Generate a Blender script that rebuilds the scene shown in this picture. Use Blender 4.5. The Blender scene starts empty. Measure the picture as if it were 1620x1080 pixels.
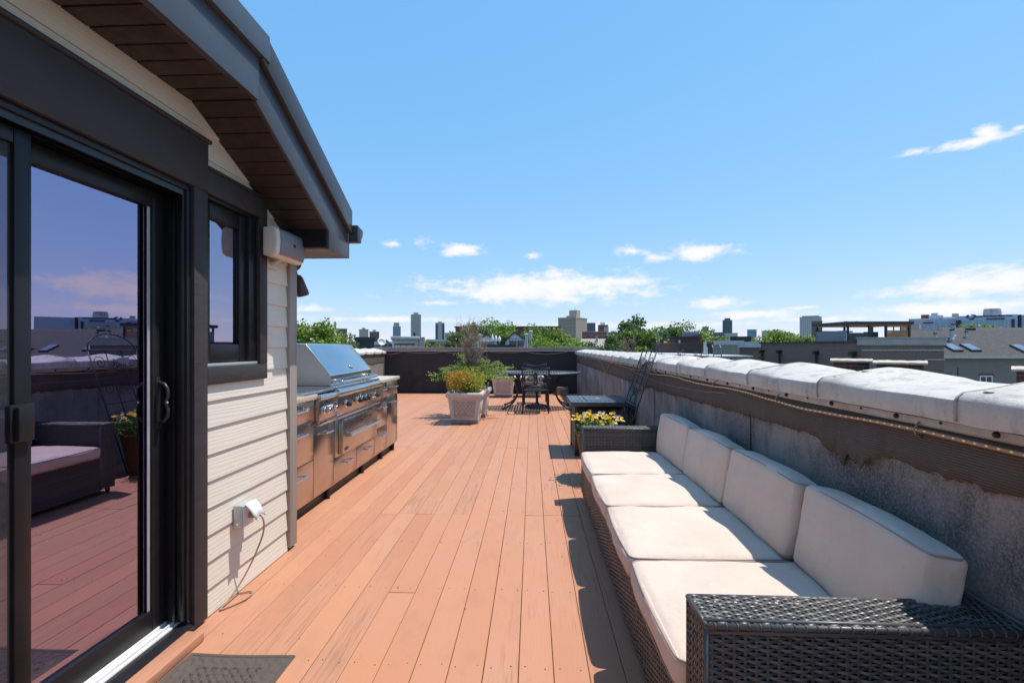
import bpy, bmesh, math, random
from math import sin, cos, pi, radians, sqrt, atan, atan2, tan
from mathutils import Vector, Matrix, noise
random.seed(7)
S = bpy.context.scene
COL = S.collection

# ------------------------------------------------------------------ camera
FOC, HZ, CH = 740.0, 547.5, 1.29           # focal length in px (1620 wide), horizon row, eye height
YAW = math.atan(32/740)
cam = bpy.data.cameras.new('camera'); camo = bpy.data.objects.new('camera', cam); COL.objects.link(camo)
cam.sensor_width = 36.0; cam.lens = 36.0*FOC/1620
cam.shift_y = (HZ-540)/1620
cam.clip_start = 0.02; cam.clip_end = 9000
camo.location = (0, 0, CH); camo.rotation_euler = (radians(90), 0, YAW)
S.camera = camo

# ------------------------------------------------------------------ sky, sun, exposure
SUN = Vector((0.384, 0.13, 1.0)).normalized()
SUN_EL = math.asin(SUN.z)
W = bpy.data.worlds.new('World'); S.world = W; W.use_nodes = True
SKY_STRENGTH = 0.15
def build_world():
    nt = W.node_tree; nt.nodes.clear(); N = nt.nodes.new; L = nt.links.new
    out = N('ShaderNodeOutputWorld'); bg = N('ShaderNodeBackground'); bg.inputs[1].default_value = SKY_STRENGTH
    sky = N('ShaderNodeTexSky'); sky.sky_type = 'NISHITA'; sky.sun_disc = False
    sky.sun_elevation = SUN_EL; sky.sun_rotation = math.atan2(SUN.x, SUN.y)
    sky.altitude = 180; sky.air_density = 1.0; sky.dust_density = 0.0; sky.ozone_density = 2.2
    # camera response: the clear sky keeps its blue down to the skyline
    ss = N('ShaderNodeSeparateXYZ'); L(sky.outputs[0], ss.inputs[0]); sc_ = N('ShaderNodeCombineXYZ')
    for i, (g, k) in enumerate(((.72, .745), (.403, 1.530), (.235, 2.760))):
        p = N('ShaderNodeMath'); p.operation = 'POWER'; L(ss.outputs[i], p.inputs[0]); p.inputs[1].default_value = g
        q = N('ShaderNodeMath'); q.operation = 'MULTIPLY'; L(p.outputs[0], q.inputs[0]); q.inputs[1].default_value = k; L(q.outputs[0], sc_.inputs[i])
    tc = N('ShaderNodeTexCoord'); sp = N('ShaderNodeSeparateXYZ'); L(tc.outputs['Generated'], sp.inputs[0])
    az = N('ShaderNodeMath'); az.operation = 'ARCTAN2'; L(sp.outputs[0], az.inputs[0]); L(sp.outputs[1], az.inputs[1])
    el = N('ShaderNodeMath'); el.operation = 'ARCSINE'; L(sp.outputs[2], el.inputs[0])
    cb = N('ShaderNodeCombineXYZ'); L(az.outputs[0], cb.inputs[0]); L(el.outputs[0], cb.inputs[1])
    def fbm(scale, det, rough, sx, sy, off):
        mp = N('ShaderNodeMapping'); mp.inputs['Scale'].default_value = (sx, sy, 1); mp.inputs['Location'].default_value = (off, off*.7, 0)
        L(cb.outputs[0], mp.inputs[0])
        n = N('ShaderNodeTexNoise'); n.inputs['Scale'].default_value = scale; n.inputs['Detail'].default_value = det; n.inputs['Roughness'].default_value = rough
        L(mp.outputs[0], n.inputs['Vector']); return n.outputs['Fac']
    n1 = fbm(11, 7, .6, 1, 2.2, 3.1); n2 = fbm(34, 6, .62, 1, 2.0, 8.3)
    def dirof(px, py):
        r = (px-810)/FOC; u = (HZ-py)/FOC
        d = Vector((-sin(YAW)+r*cos(YAW), cos(YAW)+r*sin(YAW), u)).normalized()
        return math.atan2(d.x, d.y), math.asin(d.z)
    cl = []
    # px, py, half width, half height (photo pixels), weight
    for px, py, hw, hh, wt in [(860,456,190,27,1.0),(800,462,120,17,.9),(945,447,110,17,.9),(690,479,45,6,.75),(500,487,62,9,.85),
                           (732,394,40,14,.85),(664,383,40,24,.35),(622,386,38,18,.28),(995,397,48,16,.45),(1110,398,70,17,.9),(1050,408,50,12,.5),
                           (1120,480,80,12,.85),(1190,497,110,11,.8),(1270,487,60,6,.5),(1540,224,115,12,.72),(1562,209,34,15,.8),(1450,240,70,12,.4),
                           (1613,202,22,7,.7),(1520,450,170,26,1.0),(1600,440,95,26,1.0),(1500,488,190,16,.95),(840,403,24,9,.33),(1000,515,420,9,.62),(640,505,260,10,.55),(1300,505,200,9,.6)]:
        a0, e0 = dirof(px, py); a1, e1 = dirof(px+hw, py); a2, e2 = dirof(px, py-hh)
        cl.append((a0, e0, abs(a1-a0), abs(e2-e0), wt))
    field = None
    for a0, e0, wa, we, wt in cl:
        m1 = N('ShaderNodeVectorMath'); m1.operation = 'SUBTRACT'; L(cb.outputs[0], m1.inputs[0]); m1.inputs[1].default_value = (a0, e0, 0)
        m2 = N('ShaderNodeVectorMath'); m2.operation = 'MULTIPLY'; L(m1.outputs[0], m2.inputs[0]); m2.inputs[1].default_value = (1/wa, 1/we, 0)
        m3 = N('ShaderNodeVectorMath'); m3.operation = 'LENGTH'; L(m2.outputs[0], m3.inputs[0])
        m4 = N('ShaderNodeMath'); m4.operation = 'SUBTRACT'; m4.inputs[0].default_value = wt; L(m3.outputs['Value'], m4.inputs[1])
        if field is None: field = m4.outputs[0]
        else:
            mx = N('ShaderNodeMath'); mx.operation = 'MAXIMUM'; L(field, mx.inputs[0]); L(m4.outputs[0], mx.inputs[1]); field = mx.outputs[0]
    def madd(a, k, b):
        m = N('ShaderNodeMath'); m.operation = 'MULTIPLY_ADD'; L(a, m.inputs[0]); m.inputs[1].default_value = k
        if isinstance(b, float): m.inputs[2].default_value = b
        else: L(b, m.inputs[2])
        return m.outputs[0]
    # the same fair-weather clouds go on all round the horizon, out of view as well
    n3 = fbm(4.2, 2, .5, 1, 3.2, 5.7)
    band = N('ShaderNodeMapRange'); L(el.outputs[0], band.inputs[0]); band.inputs[1].default_value = .02; band.inputs[2].default_value = .42; band.inputs[3].default_value = 1.; band.inputs[4].default_value = -.6
    rest = madd(n3, 5.0, -3.2); rb = N('ShaderNodeMath'); L(rest, rb.inputs[0]); L(band.outputs[0], rb.inputs[1])
    ab = N('ShaderNodeMath'); ab.operation = 'ABSOLUTE'; L(az.outputs[0], ab.inputs[0])
    away = N('ShaderNodeMapRange'); L(ab.outputs[0], away.inputs[0]); away.inputs[1].default_value = .85; away.inputs[2].default_value = 1.05; away.inputs[3].default_value = -2.; away.inputs[4].default_value = 0.
    rs_ = N('ShaderNodeMath'); L(rb.outputs[0], rs_.inputs[0]); L(away.outputs[0], rs_.inputs[1])
    mx = N('ShaderNodeMath'); mx.operation = 'MAXIMUM'; L(field, mx.inputs[0]); L(rs_.outputs[0], mx.inputs[1]); field = mx.outputs[0]
    f1 = madd(n1, 2.3, field); f2 = madd(n2, 1.6, f1)
    mr = N('ShaderNodeMapRange'); mr.interpolation_type = 'SMOOTHSTEP'; L(f2, mr.inputs[0]); mr.inputs[1].default_value = 1.72; mr.inputs[2].default_value = 2.62
    shade = N('ShaderNodeMapRange'); L(f2, shade.inputs[0]); shade.inputs[1].default_value = 1.9; shade.inputs[2].default_value = 3.1
    cc = N('ShaderNodeMix'); cc.data_type = 'RGBA'; L(shade.outputs[0], cc.inputs['Factor'])
    cc.inputs[6].default_value = (3.5, 3.7, 3.95, 1); cc.inputs[7].default_value = (4.1, 4.12, 4.15, 1)
    mix = N('ShaderNodeMix'); mix.data_type = 'RGBA'; L(mr.outputs[0], mix.inputs['Factor']); L(sc_.outputs[0], mix.inputs[6]); L(cc.outputs[2], mix.inputs[7])
    L(mix.outputs[2], bg.inputs[0]); L(bg.outputs[0], out.inputs[0])
build_world()
sl = bpy.data.lights.new('sun', 'SUN'); sl.energy = 3.3; sl.angle = radians(.53); sl.color = (1, .95, .875)
so = bpy.data.objects.new('sun', sl); COL.objects.link(so); so.rotation_euler = SUN.to_track_quat('Z', 'Y').to_euler(); so.location = (6, 3, 16)
V = S.view_settings; V.view_transform = 'Standard'; V.look = 'None'; V.gamma = 1; V.use_curve_mapping = False; V.exposure = 0.72

# ------------------------------------------------------------------ materials
M = {}
def nodes_of(name):
    m = bpy.data.materials.new(name); m.use_nodes = True; M[name] = m
    nt = m.node_tree; b = nt.nodes['Principled BSDF']; return m, nt, b
def rgb(c): return (c[0], c[1], c[2], 1)
def mixc(nt, fac, a, b, mode='MIX'):
    x = nt.nodes.new('ShaderNodeMix'); x.data_type = 'RGBA'; x.blend_type = mode
    for s, v in ((0, fac), (6, a), (7, b)):
        if hasattr(v, 'links'): nt.links.new(v, x.inputs[s])
        elif s == 0: x.inputs[s].default_value = v
        else: x.inputs[s].default_value = rgb(v)
    return x.outputs[2]
def ramp(nt, v, a, b, lo=0., hi=1.):
    r = nt.nodes.new('ShaderNodeMapRange'); nt.links.new(v, r.inputs[0]); r.inputs[1].default_value = a; r.inputs[2].default_value = b; r.inputs[3].default_value = lo; r.inputs[4].default_value = hi
    return r.outputs[0]
def noise_n(nt, scale, det=5, rough=.55, stretch=(1,1,1), rnd=True, coord='Object'):
    tc = nt.nodes.new('ShaderNodeTexCoord'); mp = nt.nodes.new('ShaderNodeMapping'); mp.inputs['Scale'].default_value = stretch
    nt.links.new(tc.outputs[coord], mp.inputs[0])
    if rnd:
        oi = nt.nodes.new('ShaderNodeObjectInfo'); mm = nt.nodes.new('ShaderNodeMath'); mm.operation = 'MULTIPLY'; mm.inputs[1].default_value = 37
        nt.links.new(oi.outputs['Random'], mm.inputs[0]); nt.links.new(mm.outputs[0], mp.inputs['Location'])
    n = nt.nodes.new('ShaderNodeTexNoise'); n.inputs['Scale'].default_value = scale; n.inputs['Detail'].default_value = det; n.inputs['Roughness'].default_value = rough
    nt.links.new(mp.outputs[0], n.inputs['Vector']); return n.outputs['Fac']
def bump(nt, b, h, strength=.3, dist=.01):
    x = nt.nodes.new('ShaderNodeBump'); x.inputs['Strength'].default_value = strength; x.inputs['Distance'].default_value = dist
    nt.links.new(h, x.inputs['Height']); 
    if b.inputs['Normal'].links: nt.links.new(b.inputs['Normal'].links[0].from_socket, x.inputs['Normal'])
    nt.links.new(x.outputs[0], b.inputs['Normal'])
def mk(name, c1, c2=None, scale=8, rough=.6, metal=0., bmp=.0, bscale=60, stretch=(1,1,1), rnd=.12, spec=.5, det=5, dist=.004):
    m, nt, b = nodes_of(name); c2 = c2 or tuple(x*.8 for x in c1)
    f = ramp(nt, noise_n(nt, scale, det, .6, stretch), .3, .7)
    c = mixc(nt, f, c1, c2)
    oi = nt.nodes.new('ShaderNodeObjectInfo'); hv = nt.nodes.new('ShaderNodeHueSaturation')
    nt.links.new(ramp(nt, oi.outputs['Random'], 0, 1, 1-rnd, 1+rnd), hv.inputs['Value']); nt.links.new(c, hv.inputs['Color'])
    nt.links.new(hv.outputs[0], b.inputs['Base Color'])
    b.inputs['Roughness'].default_value = rough; b.inputs['Metallic'].default_value = metal; b.inputs['Specular IOR Level'].default_value = spec
    nt.links.new(ramp(nt, f, 0, 1, rough*.88, min(1, rough*1.12)), b.inputs['Roughness'])
    if bmp: bump(nt, b, noise_n(nt, bscale, 4, .6, stretch), bmp, dist)
    return m
def leafmat(name, c1, c2, rough=.55, trans=.25):
    m, nt, b = nodes_of(name)
    g = nt.nodes.new('ShaderNodeNewGeometry'); c = mixc(nt, g.outputs['Random Per Island'], c1, c2)
    nt.links.new(c, b.inputs['Base Color']); b.inputs['Roughness'].default_value = rough
    t = nt.nodes.new('ShaderNodeBsdfTranslucent'); nt.links.new(c, t.inputs[0])
    ms = nt.nodes.new('ShaderNodeMixShader'); ms.inputs[0].default_value = trans
    nt.links.new(b.outputs[0], ms.inputs[1]); nt.links.new(t.outputs[0], ms.inputs[2]); nt.links.new(ms.outputs[0], nt.nodes['Material Output'].inputs[0])
    return m

def deck_mat():
    m, nt, b = nodes_of('deck_paint')
    tc = nt.nodes.new('ShaderNodeTexCoord')
    oi = nt.nodes.new('ShaderNodeObjectInfo')
    grain = noise_n(nt, 26, 6, .65, (3.2, .13, 1)); fine = noise_n(nt, 90, 4, .6, (2.5, .06, 1)); patch = noise_n(nt, 1.6, 5, .6, (1.2, .55, 1)); blot = noise_n(nt, 7, 4, .6, (1, .5, 1))
    base = mixc(nt, ramp(nt, oi.outputs['Random'], 0, 1), (.49,.222,.120), (.425,.187,.105))
    base = mixc(nt, ramp(nt, patch, .38, .66, 0, .8), base, (.475,.235,.145))
    # weathered boards: paint worn away along the grain, more on some boards than on others
    wear = nt.nodes.new('ShaderNodeMath'); wear.operation = 'MULTIPLY_ADD'
    nt.links.new(oi.outputs['Random'], wear.inputs[0]); wear.inputs[1].default_value = .15; nt.links.new(ramp(nt, patch, .3, .75, -.12, .14), wear.inputs[2])
    add = nt.nodes.new('ShaderNodeMath'); add.operation = 'ADD'; nt.links.new(grain, add.inputs[0]); nt.links.new(wear.outputs[0], add.inputs[1])
    w = ramp(nt, add.outputs[0], .66, .86, 0, .8)
    c = mixc(nt, w, base, (.31,.138,.066))
    c = mixc(nt, ramp(nt, fine, .66, .76, 0, .5), c, (.13,.055,.028))
    c = mixc(nt, ramp(nt, blot, .55, .75, 0, .4), c, (.33,.17,.11))
    nt.links.new(c, b.inputs['Base Color']); b.inputs['Roughness'].default_value = .62; b.inputs['Specular IOR Level'].default_value = .35
    bump(nt, b, grain, .25, .003); bump(nt, b, fine, .25, .0015)
deck_mat()
def membrane_mat():
    m, nt, b = nodes_of('membrane')
    n1 = noise_n(nt, 1.3, 6, .65, (1,1,.6), False); n2 = noise_n(nt, 150, 3, .7, (1,1,1), False); n3 = noise_n(nt, 2.4, 7, .7, (1,1.3,.75), False)
    c = mixc(nt, ramp(nt, n1, .38, .62), (.155,.133,.120), (.29,.252,.230))
    c = mixc(nt, ramp(nt, n3, .43, .60, 0, .88), c, (.052,.050,.054))
    c = mixc(nt, ramp(nt, n2, .45, .62, 0, .5), c, (.40,.35,.32))
    nt.links.new(c, b.inputs['Base Color']); b.inputs['Roughness'].default_value = .9
    bump(nt, b, n2, .5, .003); bump(nt, b, n1, .2, .02)
membrane_mat()
def strip_mat():
    m, nt, b = nodes_of('felt_strip')
    tc = nt.nodes.new('ShaderNodeTexCoord'); w = nt.nodes.new('ShaderNodeTexWave'); w.bands_direction = 'Z'; w.inputs['Scale'].default_value = 38; w.inputs['Distortion'].default_value = .6; w.inputs['Detail'].default_value = 2
    nt.links.new(tc.outputs['Object'], w.inputs['Vector'])
    n1 = noise_n(nt, 5, 5, .6, (1,1,1), False)
    c = mixc(nt, w.outputs['Fac'], (.072,.055,.046), (.125,.097,.082)); c = mixc(nt, ramp(nt, n1, .4, .7, 0, .6), c, (.075,.058,.052))
    nt.links.new(c, b.inputs['Base Color']); b.inputs['Roughness'].default_value = .85; bump(nt, b, w.outputs['Fac'], .5, .004)
strip_mat()
def siding_mat(name='siding', col=(.68,.615,.515)):
    m, nt, b = nodes_of(name)
    g = noise_n(nt, 3, 5, .6, (1, .5, 1)); w = nt.nodes.new('ShaderNodeTexWave'); w.bands_direction = 'Z'; w.inputs['Scale'].default_value = 9; w.inputs['Distortion'].default_value = 11; w.inputs['Detail'].default_value = 2; w.inputs['Detail Scale'].default_value = .8
    tc = nt.nodes.new('ShaderNodeTexCoord'); mp = nt.nodes.new('ShaderNodeMapping'); mp.inputs['Scale'].default_value = (1, .16, 1.6); nt.links.new(tc.outputs['Object'], mp.inputs[0])
    oi = nt.nodes.new('ShaderNodeObjectInfo'); mm = nt.nodes.new('ShaderNodeMath'); mm.operation = 'MULTIPLY'; mm.inputs[1].default_value = 50; nt.links.new(oi.outputs['Random'], mm.inputs[0]); nt.links.new(mm.outputs[0], mp.inputs['Location'])
    nt.links.new(mp.outputs[0], w.inputs['Vector'])
    c = mixc(nt, ramp(nt, g, .4, .65, 0, .35), col, tuple(x*.86 for x in col))
    nt.links.new(c, b.inputs['Base Color']); b.inputs['Roughness'].default_value = .55; bump(nt, b, w.outputs['Fac'], .16, .003)
siding_mat()
def coping_mat():
    m, nt, b = nodes_of('coping')
    n1 = noise_n(nt, 6, 6, .6, (1,1,1)); n2 = noise_n(nt, 170, 3, .7, (1,1,1)); n3 = noise_n(nt, 16, 5, .7, (1,1,.4))
    c = mixc(nt, ramp(nt, n1, .35, .7), (.55,.51,.46), (.45,.415,.37)); c = mixc(nt, ramp(nt, n3, .50, .68, 0, .7), c, (.25,.22,.19))
    c = mixc(nt, ramp(nt, n2, .62, .75, 0, .4), c, (.36,.34,.32))
    nt.links.new(c, b.inputs['Base Color']); b.inputs['Roughness'].default_value = .7; bump(nt, b, n2, .6, .003); bump(nt, b, n1, .3, .01)
coping_mat()
def steel_mat(name, col=(.62,.60,.57), rough=.22, st=(1,60,1)):
    m, nt, b = nodes_of(name); n = noise_n(nt, 6, 4, .6, st); n2 = noise_n(nt, 3, 3, .5)
    nt.links.new(mixc(nt, n, col, tuple(x*.86 for x in col)), b.inputs['Base Color']); b.inputs['Metallic'].default_value = 1
    nt.links.new(ramp(nt, n2, .3, .7, rough*.8, rough*1.35), b.inputs['Roughness']); bump(nt, b, n, .06, .002)
steel_mat('steel', (.56,.50,.45), .22, (1,3,70)); steel_mat('steel_hood', (.66,.655,.65), .2, (60,1,60)); steel_mat('chrome', (.75,.74,.73), .1); steel_mat('steel_dull', (.52,.50,.47), .33)
def glass_mat(name, gl, tr, rough=.0):
    m = bpy.data.materials.new(name); m.use_nodes = True; M[name] = m; nt = m.node_tree; nt.nodes.clear()
    o = nt.nodes.new('ShaderNodeOutputMaterial'); g = nt.nodes.new('ShaderNodeBsdfGlossy'); g.inputs[0].default_value = rgb(gl); g.inputs['Roughness'].default_value = rough
    t = nt.nodes.new('ShaderNodeBsdfTransparent'); t.inputs[0].default_value = rgb(tr); a = nt.nodes.new('ShaderNodeAddShader')
    nt.links.new(g.outputs[0], a.inputs[0]); nt.links.new(t.outputs[0], a.inputs[1]); nt.links.new(a.outputs[0], o.inputs[0])
glass_mat('door_glass', (.34,.30,.44), (.28,.28,.28)); glass_mat('window_glass', (.36,.33,.44), (.25,.25,.25)); glass_mat('far_glass', (.42,.5,.58), (.2,.2,.22))
def screen_mat():
    m = bpy.data.materials.new('screen'); m.use_nodes = True; M['screen'] = m; nt = m.node_tree; b = nt.nodes['Principled BSDF']
    b.inputs['Base Color'].default_value = (.035,.035,.04,1); b.inputs['Roughness'].default_value = .5
    t = nt.nodes.new('ShaderNodeBsdfTransparent'); ms = nt.nodes.new('ShaderNodeMixShader'); ms.inputs[0].default_value = .62
    nt.links.new(t.outputs[0], ms.inputs[1]); nt.links.new(b.outputs[0], ms.inputs[2]); nt.links.new(ms.outputs[0], nt.nodes['Material Output'].inputs[0])
screen_mat()
def brick_mat(name, c1, c2, mortar, sc=1.0, bw=.215, rh=.075, ms=.012, axis='XZ', bmp=.5):
    m, nt, b = nodes_of(name); tc = nt.nodes.new('ShaderNodeTexCoord'); sp = nt.nodes.new('ShaderNodeSeparateXYZ'); nt.links.new(tc.outputs['Object'], sp.inputs[0]); cb = nt.nodes.new('ShaderNodeCombineXYZ')
    ad = nt.nodes.new('ShaderNodeMath'); nt.links.new(sp.outputs[0], ad.inputs[0]); nt.links.new(sp.outputs[1], ad.inputs[1])
    nt.links.new(ad.outputs[0], cb.inputs[0]); nt.links.new(sp.outputs[2], cb.inputs[1])
    t = nt.nodes.new('ShaderNodeTexBrick'); nt.links.new(cb.outputs[0], t.inputs['Vector']); t.inputs['Color1'].default_value = rgb(c1); t.inputs['Color2'].default_value = rgb(c2); t.inputs['Mortar'].default_value = rgb(mortar)
    t.inputs['Scale'].default_value = sc; t.inputs['Mortar Size'].default_value = ms; t.inputs['Brick Width'].default_value = bw; t.inputs['Row Height'].default_value = rh; t.inputs['Bias'].default_value = 0
    n = noise_n(nt, .6, 5, .6, (1,1,1), False)
    nt.links.new(mixc(nt, ramp(nt, n, .35, .7, 0, .3), t.outputs['Color'], tuple(x*.6 for x in c1)), b.inputs['Base Color']); b.inputs['Roughness'].default_value = .85
    if bmp:
        inv = ramp(nt, t.outputs['Fac'], 0, 1, 1, 0); bump(nt, b, inv, bmp, .01)
def facade_mat(name, wall, glass, bw, rh, ms, off=0.0, grough=.15):
    """far facade: a grid of dark panes between piers and floors, too small to pick apart"""
    m, nt, b = nodes_of(name); tc = nt.nodes.new('ShaderNodeTexCoord'); sp = nt.nodes.new('ShaderNodeSeparateXYZ'); nt.links.new(tc.outputs['Object'], sp.inputs[0]); cb = nt.nodes.new('ShaderNodeCombineXYZ')
    ad = nt.nodes.new('ShaderNodeMath'); nt.links.new(sp.outputs[0], ad.inputs[0]); nt.links.new(sp.outputs[1], ad.inputs[1])
    nt.links.new(ad.outputs[0], cb.inputs[0]); nt.links.new(sp.outputs[2], cb.inputs[1])
    t = nt.nodes.new('ShaderNodeTexBrick'); t.offset = off; nt.links.new(cb.outputs[0], t.inputs['Vector']); t.inputs['Color1'].default_value = rgb(glass); t.inputs['Color2'].default_value = rgb(tuple(x*1.5 for x in glass)); t.inputs['Mortar'].default_value = rgb(wall)
    t.inputs['Scale'].default_value = 1; t.inputs['Mortar Size'].default_value = ms; t.inputs['Brick Width'].default_value = bw; t.inputs['Row Height'].default_value = rh; t.inputs['Mortar Smooth'].default_value = 0
    nt.links.new(t.outputs['Color'], b.inputs['Base Color']); nt.links.new(ramp(nt, t.outputs['Fac'], 0, 1, grough, .8), b.inputs['Roughness'])
def shingle_mat():
    m, nt, b = nodes_of('shingles'); tc = nt.nodes.new('ShaderNodeTexCoord'); t = nt.nodes.new('ShaderNodeTexBrick'); nt.links.new(tc.outputs['UV'], t.inputs['Vector'])
    t.inputs['Color1'].default_value = (.045,.042,.042,1); t.inputs['Color2'].default_value = (.070,.065,.063,1); t.inputs['Mortar'].default_value = (.034,.032,.032,1); t.inputs['Scale'].default_value = 1; t.inputs['Mortar Size'].default_value = .02; t.inputs['Brick Width'].default_value = .33; t.inputs['Row Height'].default_value = .16
    n = noise_n(nt, 3, 6, .65); nt.links.new(mixc(nt, ramp(nt, n, .35, .7, 0, .5), t.outputs['Color'], (.082,.074,.070)), b.inputs['Base Color']); b.inputs['Roughness'].default_value = .9; bump(nt, b, ramp(nt, t.outputs['Fac'], 0, 1, 1, 0), .4, .02)
shingle_mat()
mk('deck_base', (.05,.04,.035)); mk('trim', (.034,.029,.030), (.048,.041,.042), 30, .6, bmp=.4, bscale=60, stretch=(1,.3,1), spec=.3); mk('frame_dark', (.010,.0095,.0115), (.014,.013,.016), 12, .4, spec=.3)
mk('track_black', (.008,.008,.009), rough=.35); mk('vinyl_white', (.72,.71,.69), (.62,.60,.57), 9, .4); mk('soffit', (.036,.024,.021), (.016,.012,.0115), 14, .5, bmp=.15); mk('fascia', (.072,.077,.090), (.060,.065,.077), 5, .4, metal=.2, rnd=.02)
mk('roof_metal', (.048,.048,.053), (.038,.038,.042), 4, .4, metal=.2, rnd=.02); mk('post', (.37,.325,.275), (.24,.20,.165), 7, .7, bmp=.3, bscale=30, stretch=(1,1,.15)); mk('interior', (.10,.09,.08)); mk('interior_floor', (.13,.085,.055), rough=.4)
mk('speaker_cream', (.70,.65,.55), rough=.45); mk('speaker_grille', (.27,.275,.30), (.20,.205,.23), 420, .6, metal=.3, bmp=.5, bscale=420, det=1); mk('black_plastic', (.02,.02,.022), rough=.4); mk('brown_metal', (.075,.052,.045), rough=.45, metal=.3)
mk('outlet_grey', (.50,.50,.50), rough=.4, metal=.3); mk('outlet_white', (.72,.72,.73), rough=.25); mk('cord_tan', (.42,.26,.16), rough=.5); mk('cord_black', (.02,.02,.02), rough=.5)
mk('granite', (.56,.48,.37), (.38,.31,.23), 90, .35, det=6); mk('toe_black', (.015,.014,.014), rough=.5)
def wicker_mat():
    m, nt, b = nodes_of('wicker'); g = nt.nodes.new('ShaderNodeNewGeometry'); n = noise_n(nt, 22, 4, .6)
    c = mixc(nt, g.outputs['Random Per Island'], (.045,.043,.043), (.095,.088,.083)); c = mixc(nt, ramp(nt, n, .5, .8, 0, .5), c, (.11,.10,.092))
    nt.links.new(c, b.inputs['Base Color']); nt.links.new(ramp(nt, n, .3, .7, .3, .55), b.inputs['Roughness'])
wicker_mat(); mk('wicker_core', (.010,.009,.009), rough=.8)
def cushion_mat():
    m, nt, b = nodes_of('cushion'); n1 = noise_n(nt, 3.2, 6, .62); n2 = noise_n(nt, 11, 6, .7); n3 = noise_n(nt, 420, 2, .6); n4 = noise_n(nt, 26, 3, .5)
    c = mixc(nt, ramp(nt, n1, .35, .7), (.65,.515,.43), (.58,.455,.375)); c = mixc(nt, ramp(nt, n2, .60, .78, 0, .45), c, (.40,.32,.265)); c = mixc(nt, ramp(nt, n4, .74, .80, 0, .35), c, (.27,.20,.15))
    nt.links.new(c, b.inputs['Base Color']); b.inputs['Roughness'].default_value = .9; b.inputs['Specular IOR Level'].default_value = .2; bump(nt, b, n3, .35, .0008); bump(nt, b, n2, .45, .008); bump(nt, b, n1, .4, .03)
cushion_mat()
mk('piping', (.36,.29,.25), rough=.85, rnd=.02)
mk('cast_iron', (.030,.031,.034), (.042,.043,.047), 40, .38, metal=.4, bmp=.2); mk('table_top', (.075,.082,.092), (.10,.108,.118), 20, .38, metal=.3)
mk('planter', (.62,.54,.475), (.52,.44,.38), 12, .75, bmp=.4, bscale=70); mk('planter_recess', (.44,.36,.30), (.35,.28,.23), 15, .8, bmp=.4); mk('soil', (.05,.035,.025), rough=.95, bmp=.6, bscale=40); mk('block', (.30,.235,.19), (.22,.17,.135), 14, .9, bmp=.4)
leafmat('leaf_orange', (.62,.27,.035), (.46,.33,.05), trans=.45); leafmat('leaf_bush', (.52,.48,.06), (.20,.27,.05), trans=.5); leafmat('leaf_lime', (.36,.44,.04), (.22,.34,.035), trans=.45); leafmat('leaf_juniper', (.36,.44,.09), (.15,.24,.07), trans=.45); leafmat('leaf_pansy', (.10,.20,.03), (.05,.12,.02))
leafmat('leaf_tree', (.17,.27,.045), (.085,.16,.03), trans=.35); leafmat('leaf_light', (.26,.34,.045), (.14,.23,.035), trans=.35); leafmat('leaf_dark', (.10,.17,.04), (.05,.10,.028), trans=.35); leafmat('leaf_olive', (.16,.21,.055), (.09,.14,.04), trans=.35)
leafmat('petal_yellow', (.80,.46,.01), (.85,.56,.02), trans=.2); leafmat('petal_white', (.80,.78,.76), (.70,.68,.72), trans=.2); mk('petal_eye', (.10,.02,.06)); mk('twig', (.36,.29,.24), (.24,.19,.155), 20, .9); mk('bark', (.10,.075,.055), (.06,.045,.035), 8, .9, bmp=.5, bscale=12); mk('twig_red', (.28,.20,.15), rough=.9)
mk('basket', (.14,.075,.045), (.085,.045,.028), 40, .7, bmp=.6, bscale=80, stretch=(1,1,3)); mk('mat_rubber', (.075,.057,.046), (.10,.076,.062), 60, .85, bmp=.5, bscale=400); mk('paver', (.34,.24,.16), (.24,.16,.105), 10, .9, bmp=.5)
mk('bar_metal', (.50,.47,.46), (.36,.33,.325), 12, .5, metal=.2); mk('screw', (.055,.05,.05), rough=.5, metal=.5); mk('rope_tube', (.40,.26,.16), rough=.25); mk('string_orange', (.40,.17,.07), rough=.6); mk('parapet_brick', (.16,.115,.095), rough=.9); mk('far_coping', (.27,.245,.225), (.185,.165,.15), 5, .85, bmp=.5); mk('far_membrane', (.022,.018,.019), (.040,.033,.033), 1.6, .75, bmp=.3, bscale=30); mk('far_membrane_low', (.040,.033,.032), (.024,.020,.021), 2.2, .8, bmp=.3)
def bulb_mat():
    m, nt, b = nodes_of('bulb'); b.inputs['Base Color'].default_value = (.9,.45,.15,1); b.inputs['Emission Color'].default_value = (1,.36,.07,1); b.inputs['Emission Strength'].default_value = .22
bulb_mat()
# city
mk('ground', (.085,.095,.06), (.12,.115,.095), .03, .95); mk('roof_pale', (.62,.62,.62), (.50,.50,.50), 1.2, .8); mk('roof_tan', (.35,.31,.27), (.28,.25,.215), 1, .9); mk('roof_dark', (.06,.06,.065), rough=.8)
mk('white_wall', (.84,.84,.85), (.76,.77,.78), 1, .7); mk('grey_siding', (.22,.23,.25), rough=.7); mk('dark_siding', (.045,.055,.06), rough=.6); mk('black_steel', (.018,.020,.024), rough=.45); mk('wood_slat', (.36,.20,.085), (.25,.13,.05), 6, .6, stretch=(.2,.2,3)); mk('stone', (.42,.40,.37), (.34,.32,.30), 2, .8)
brick_mat('brick_brown', (.190,.112,.088), (.150,.088,.070), (.27,.22,.19), ms=.010); brick_mat('brick_dark', (.085,.058,.052), (.060,.043,.040), (.13,.11,.10), ms=.010); brick_mat('brick_red', (.20,.060,.045), (.16,.050,.038), (.22,.15,.13), ms=.008); brick_mat('brick_tan_wall', (.25,.215,.195), (.22,.19,.17), (.26,.23,.21), ms=.008)
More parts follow.
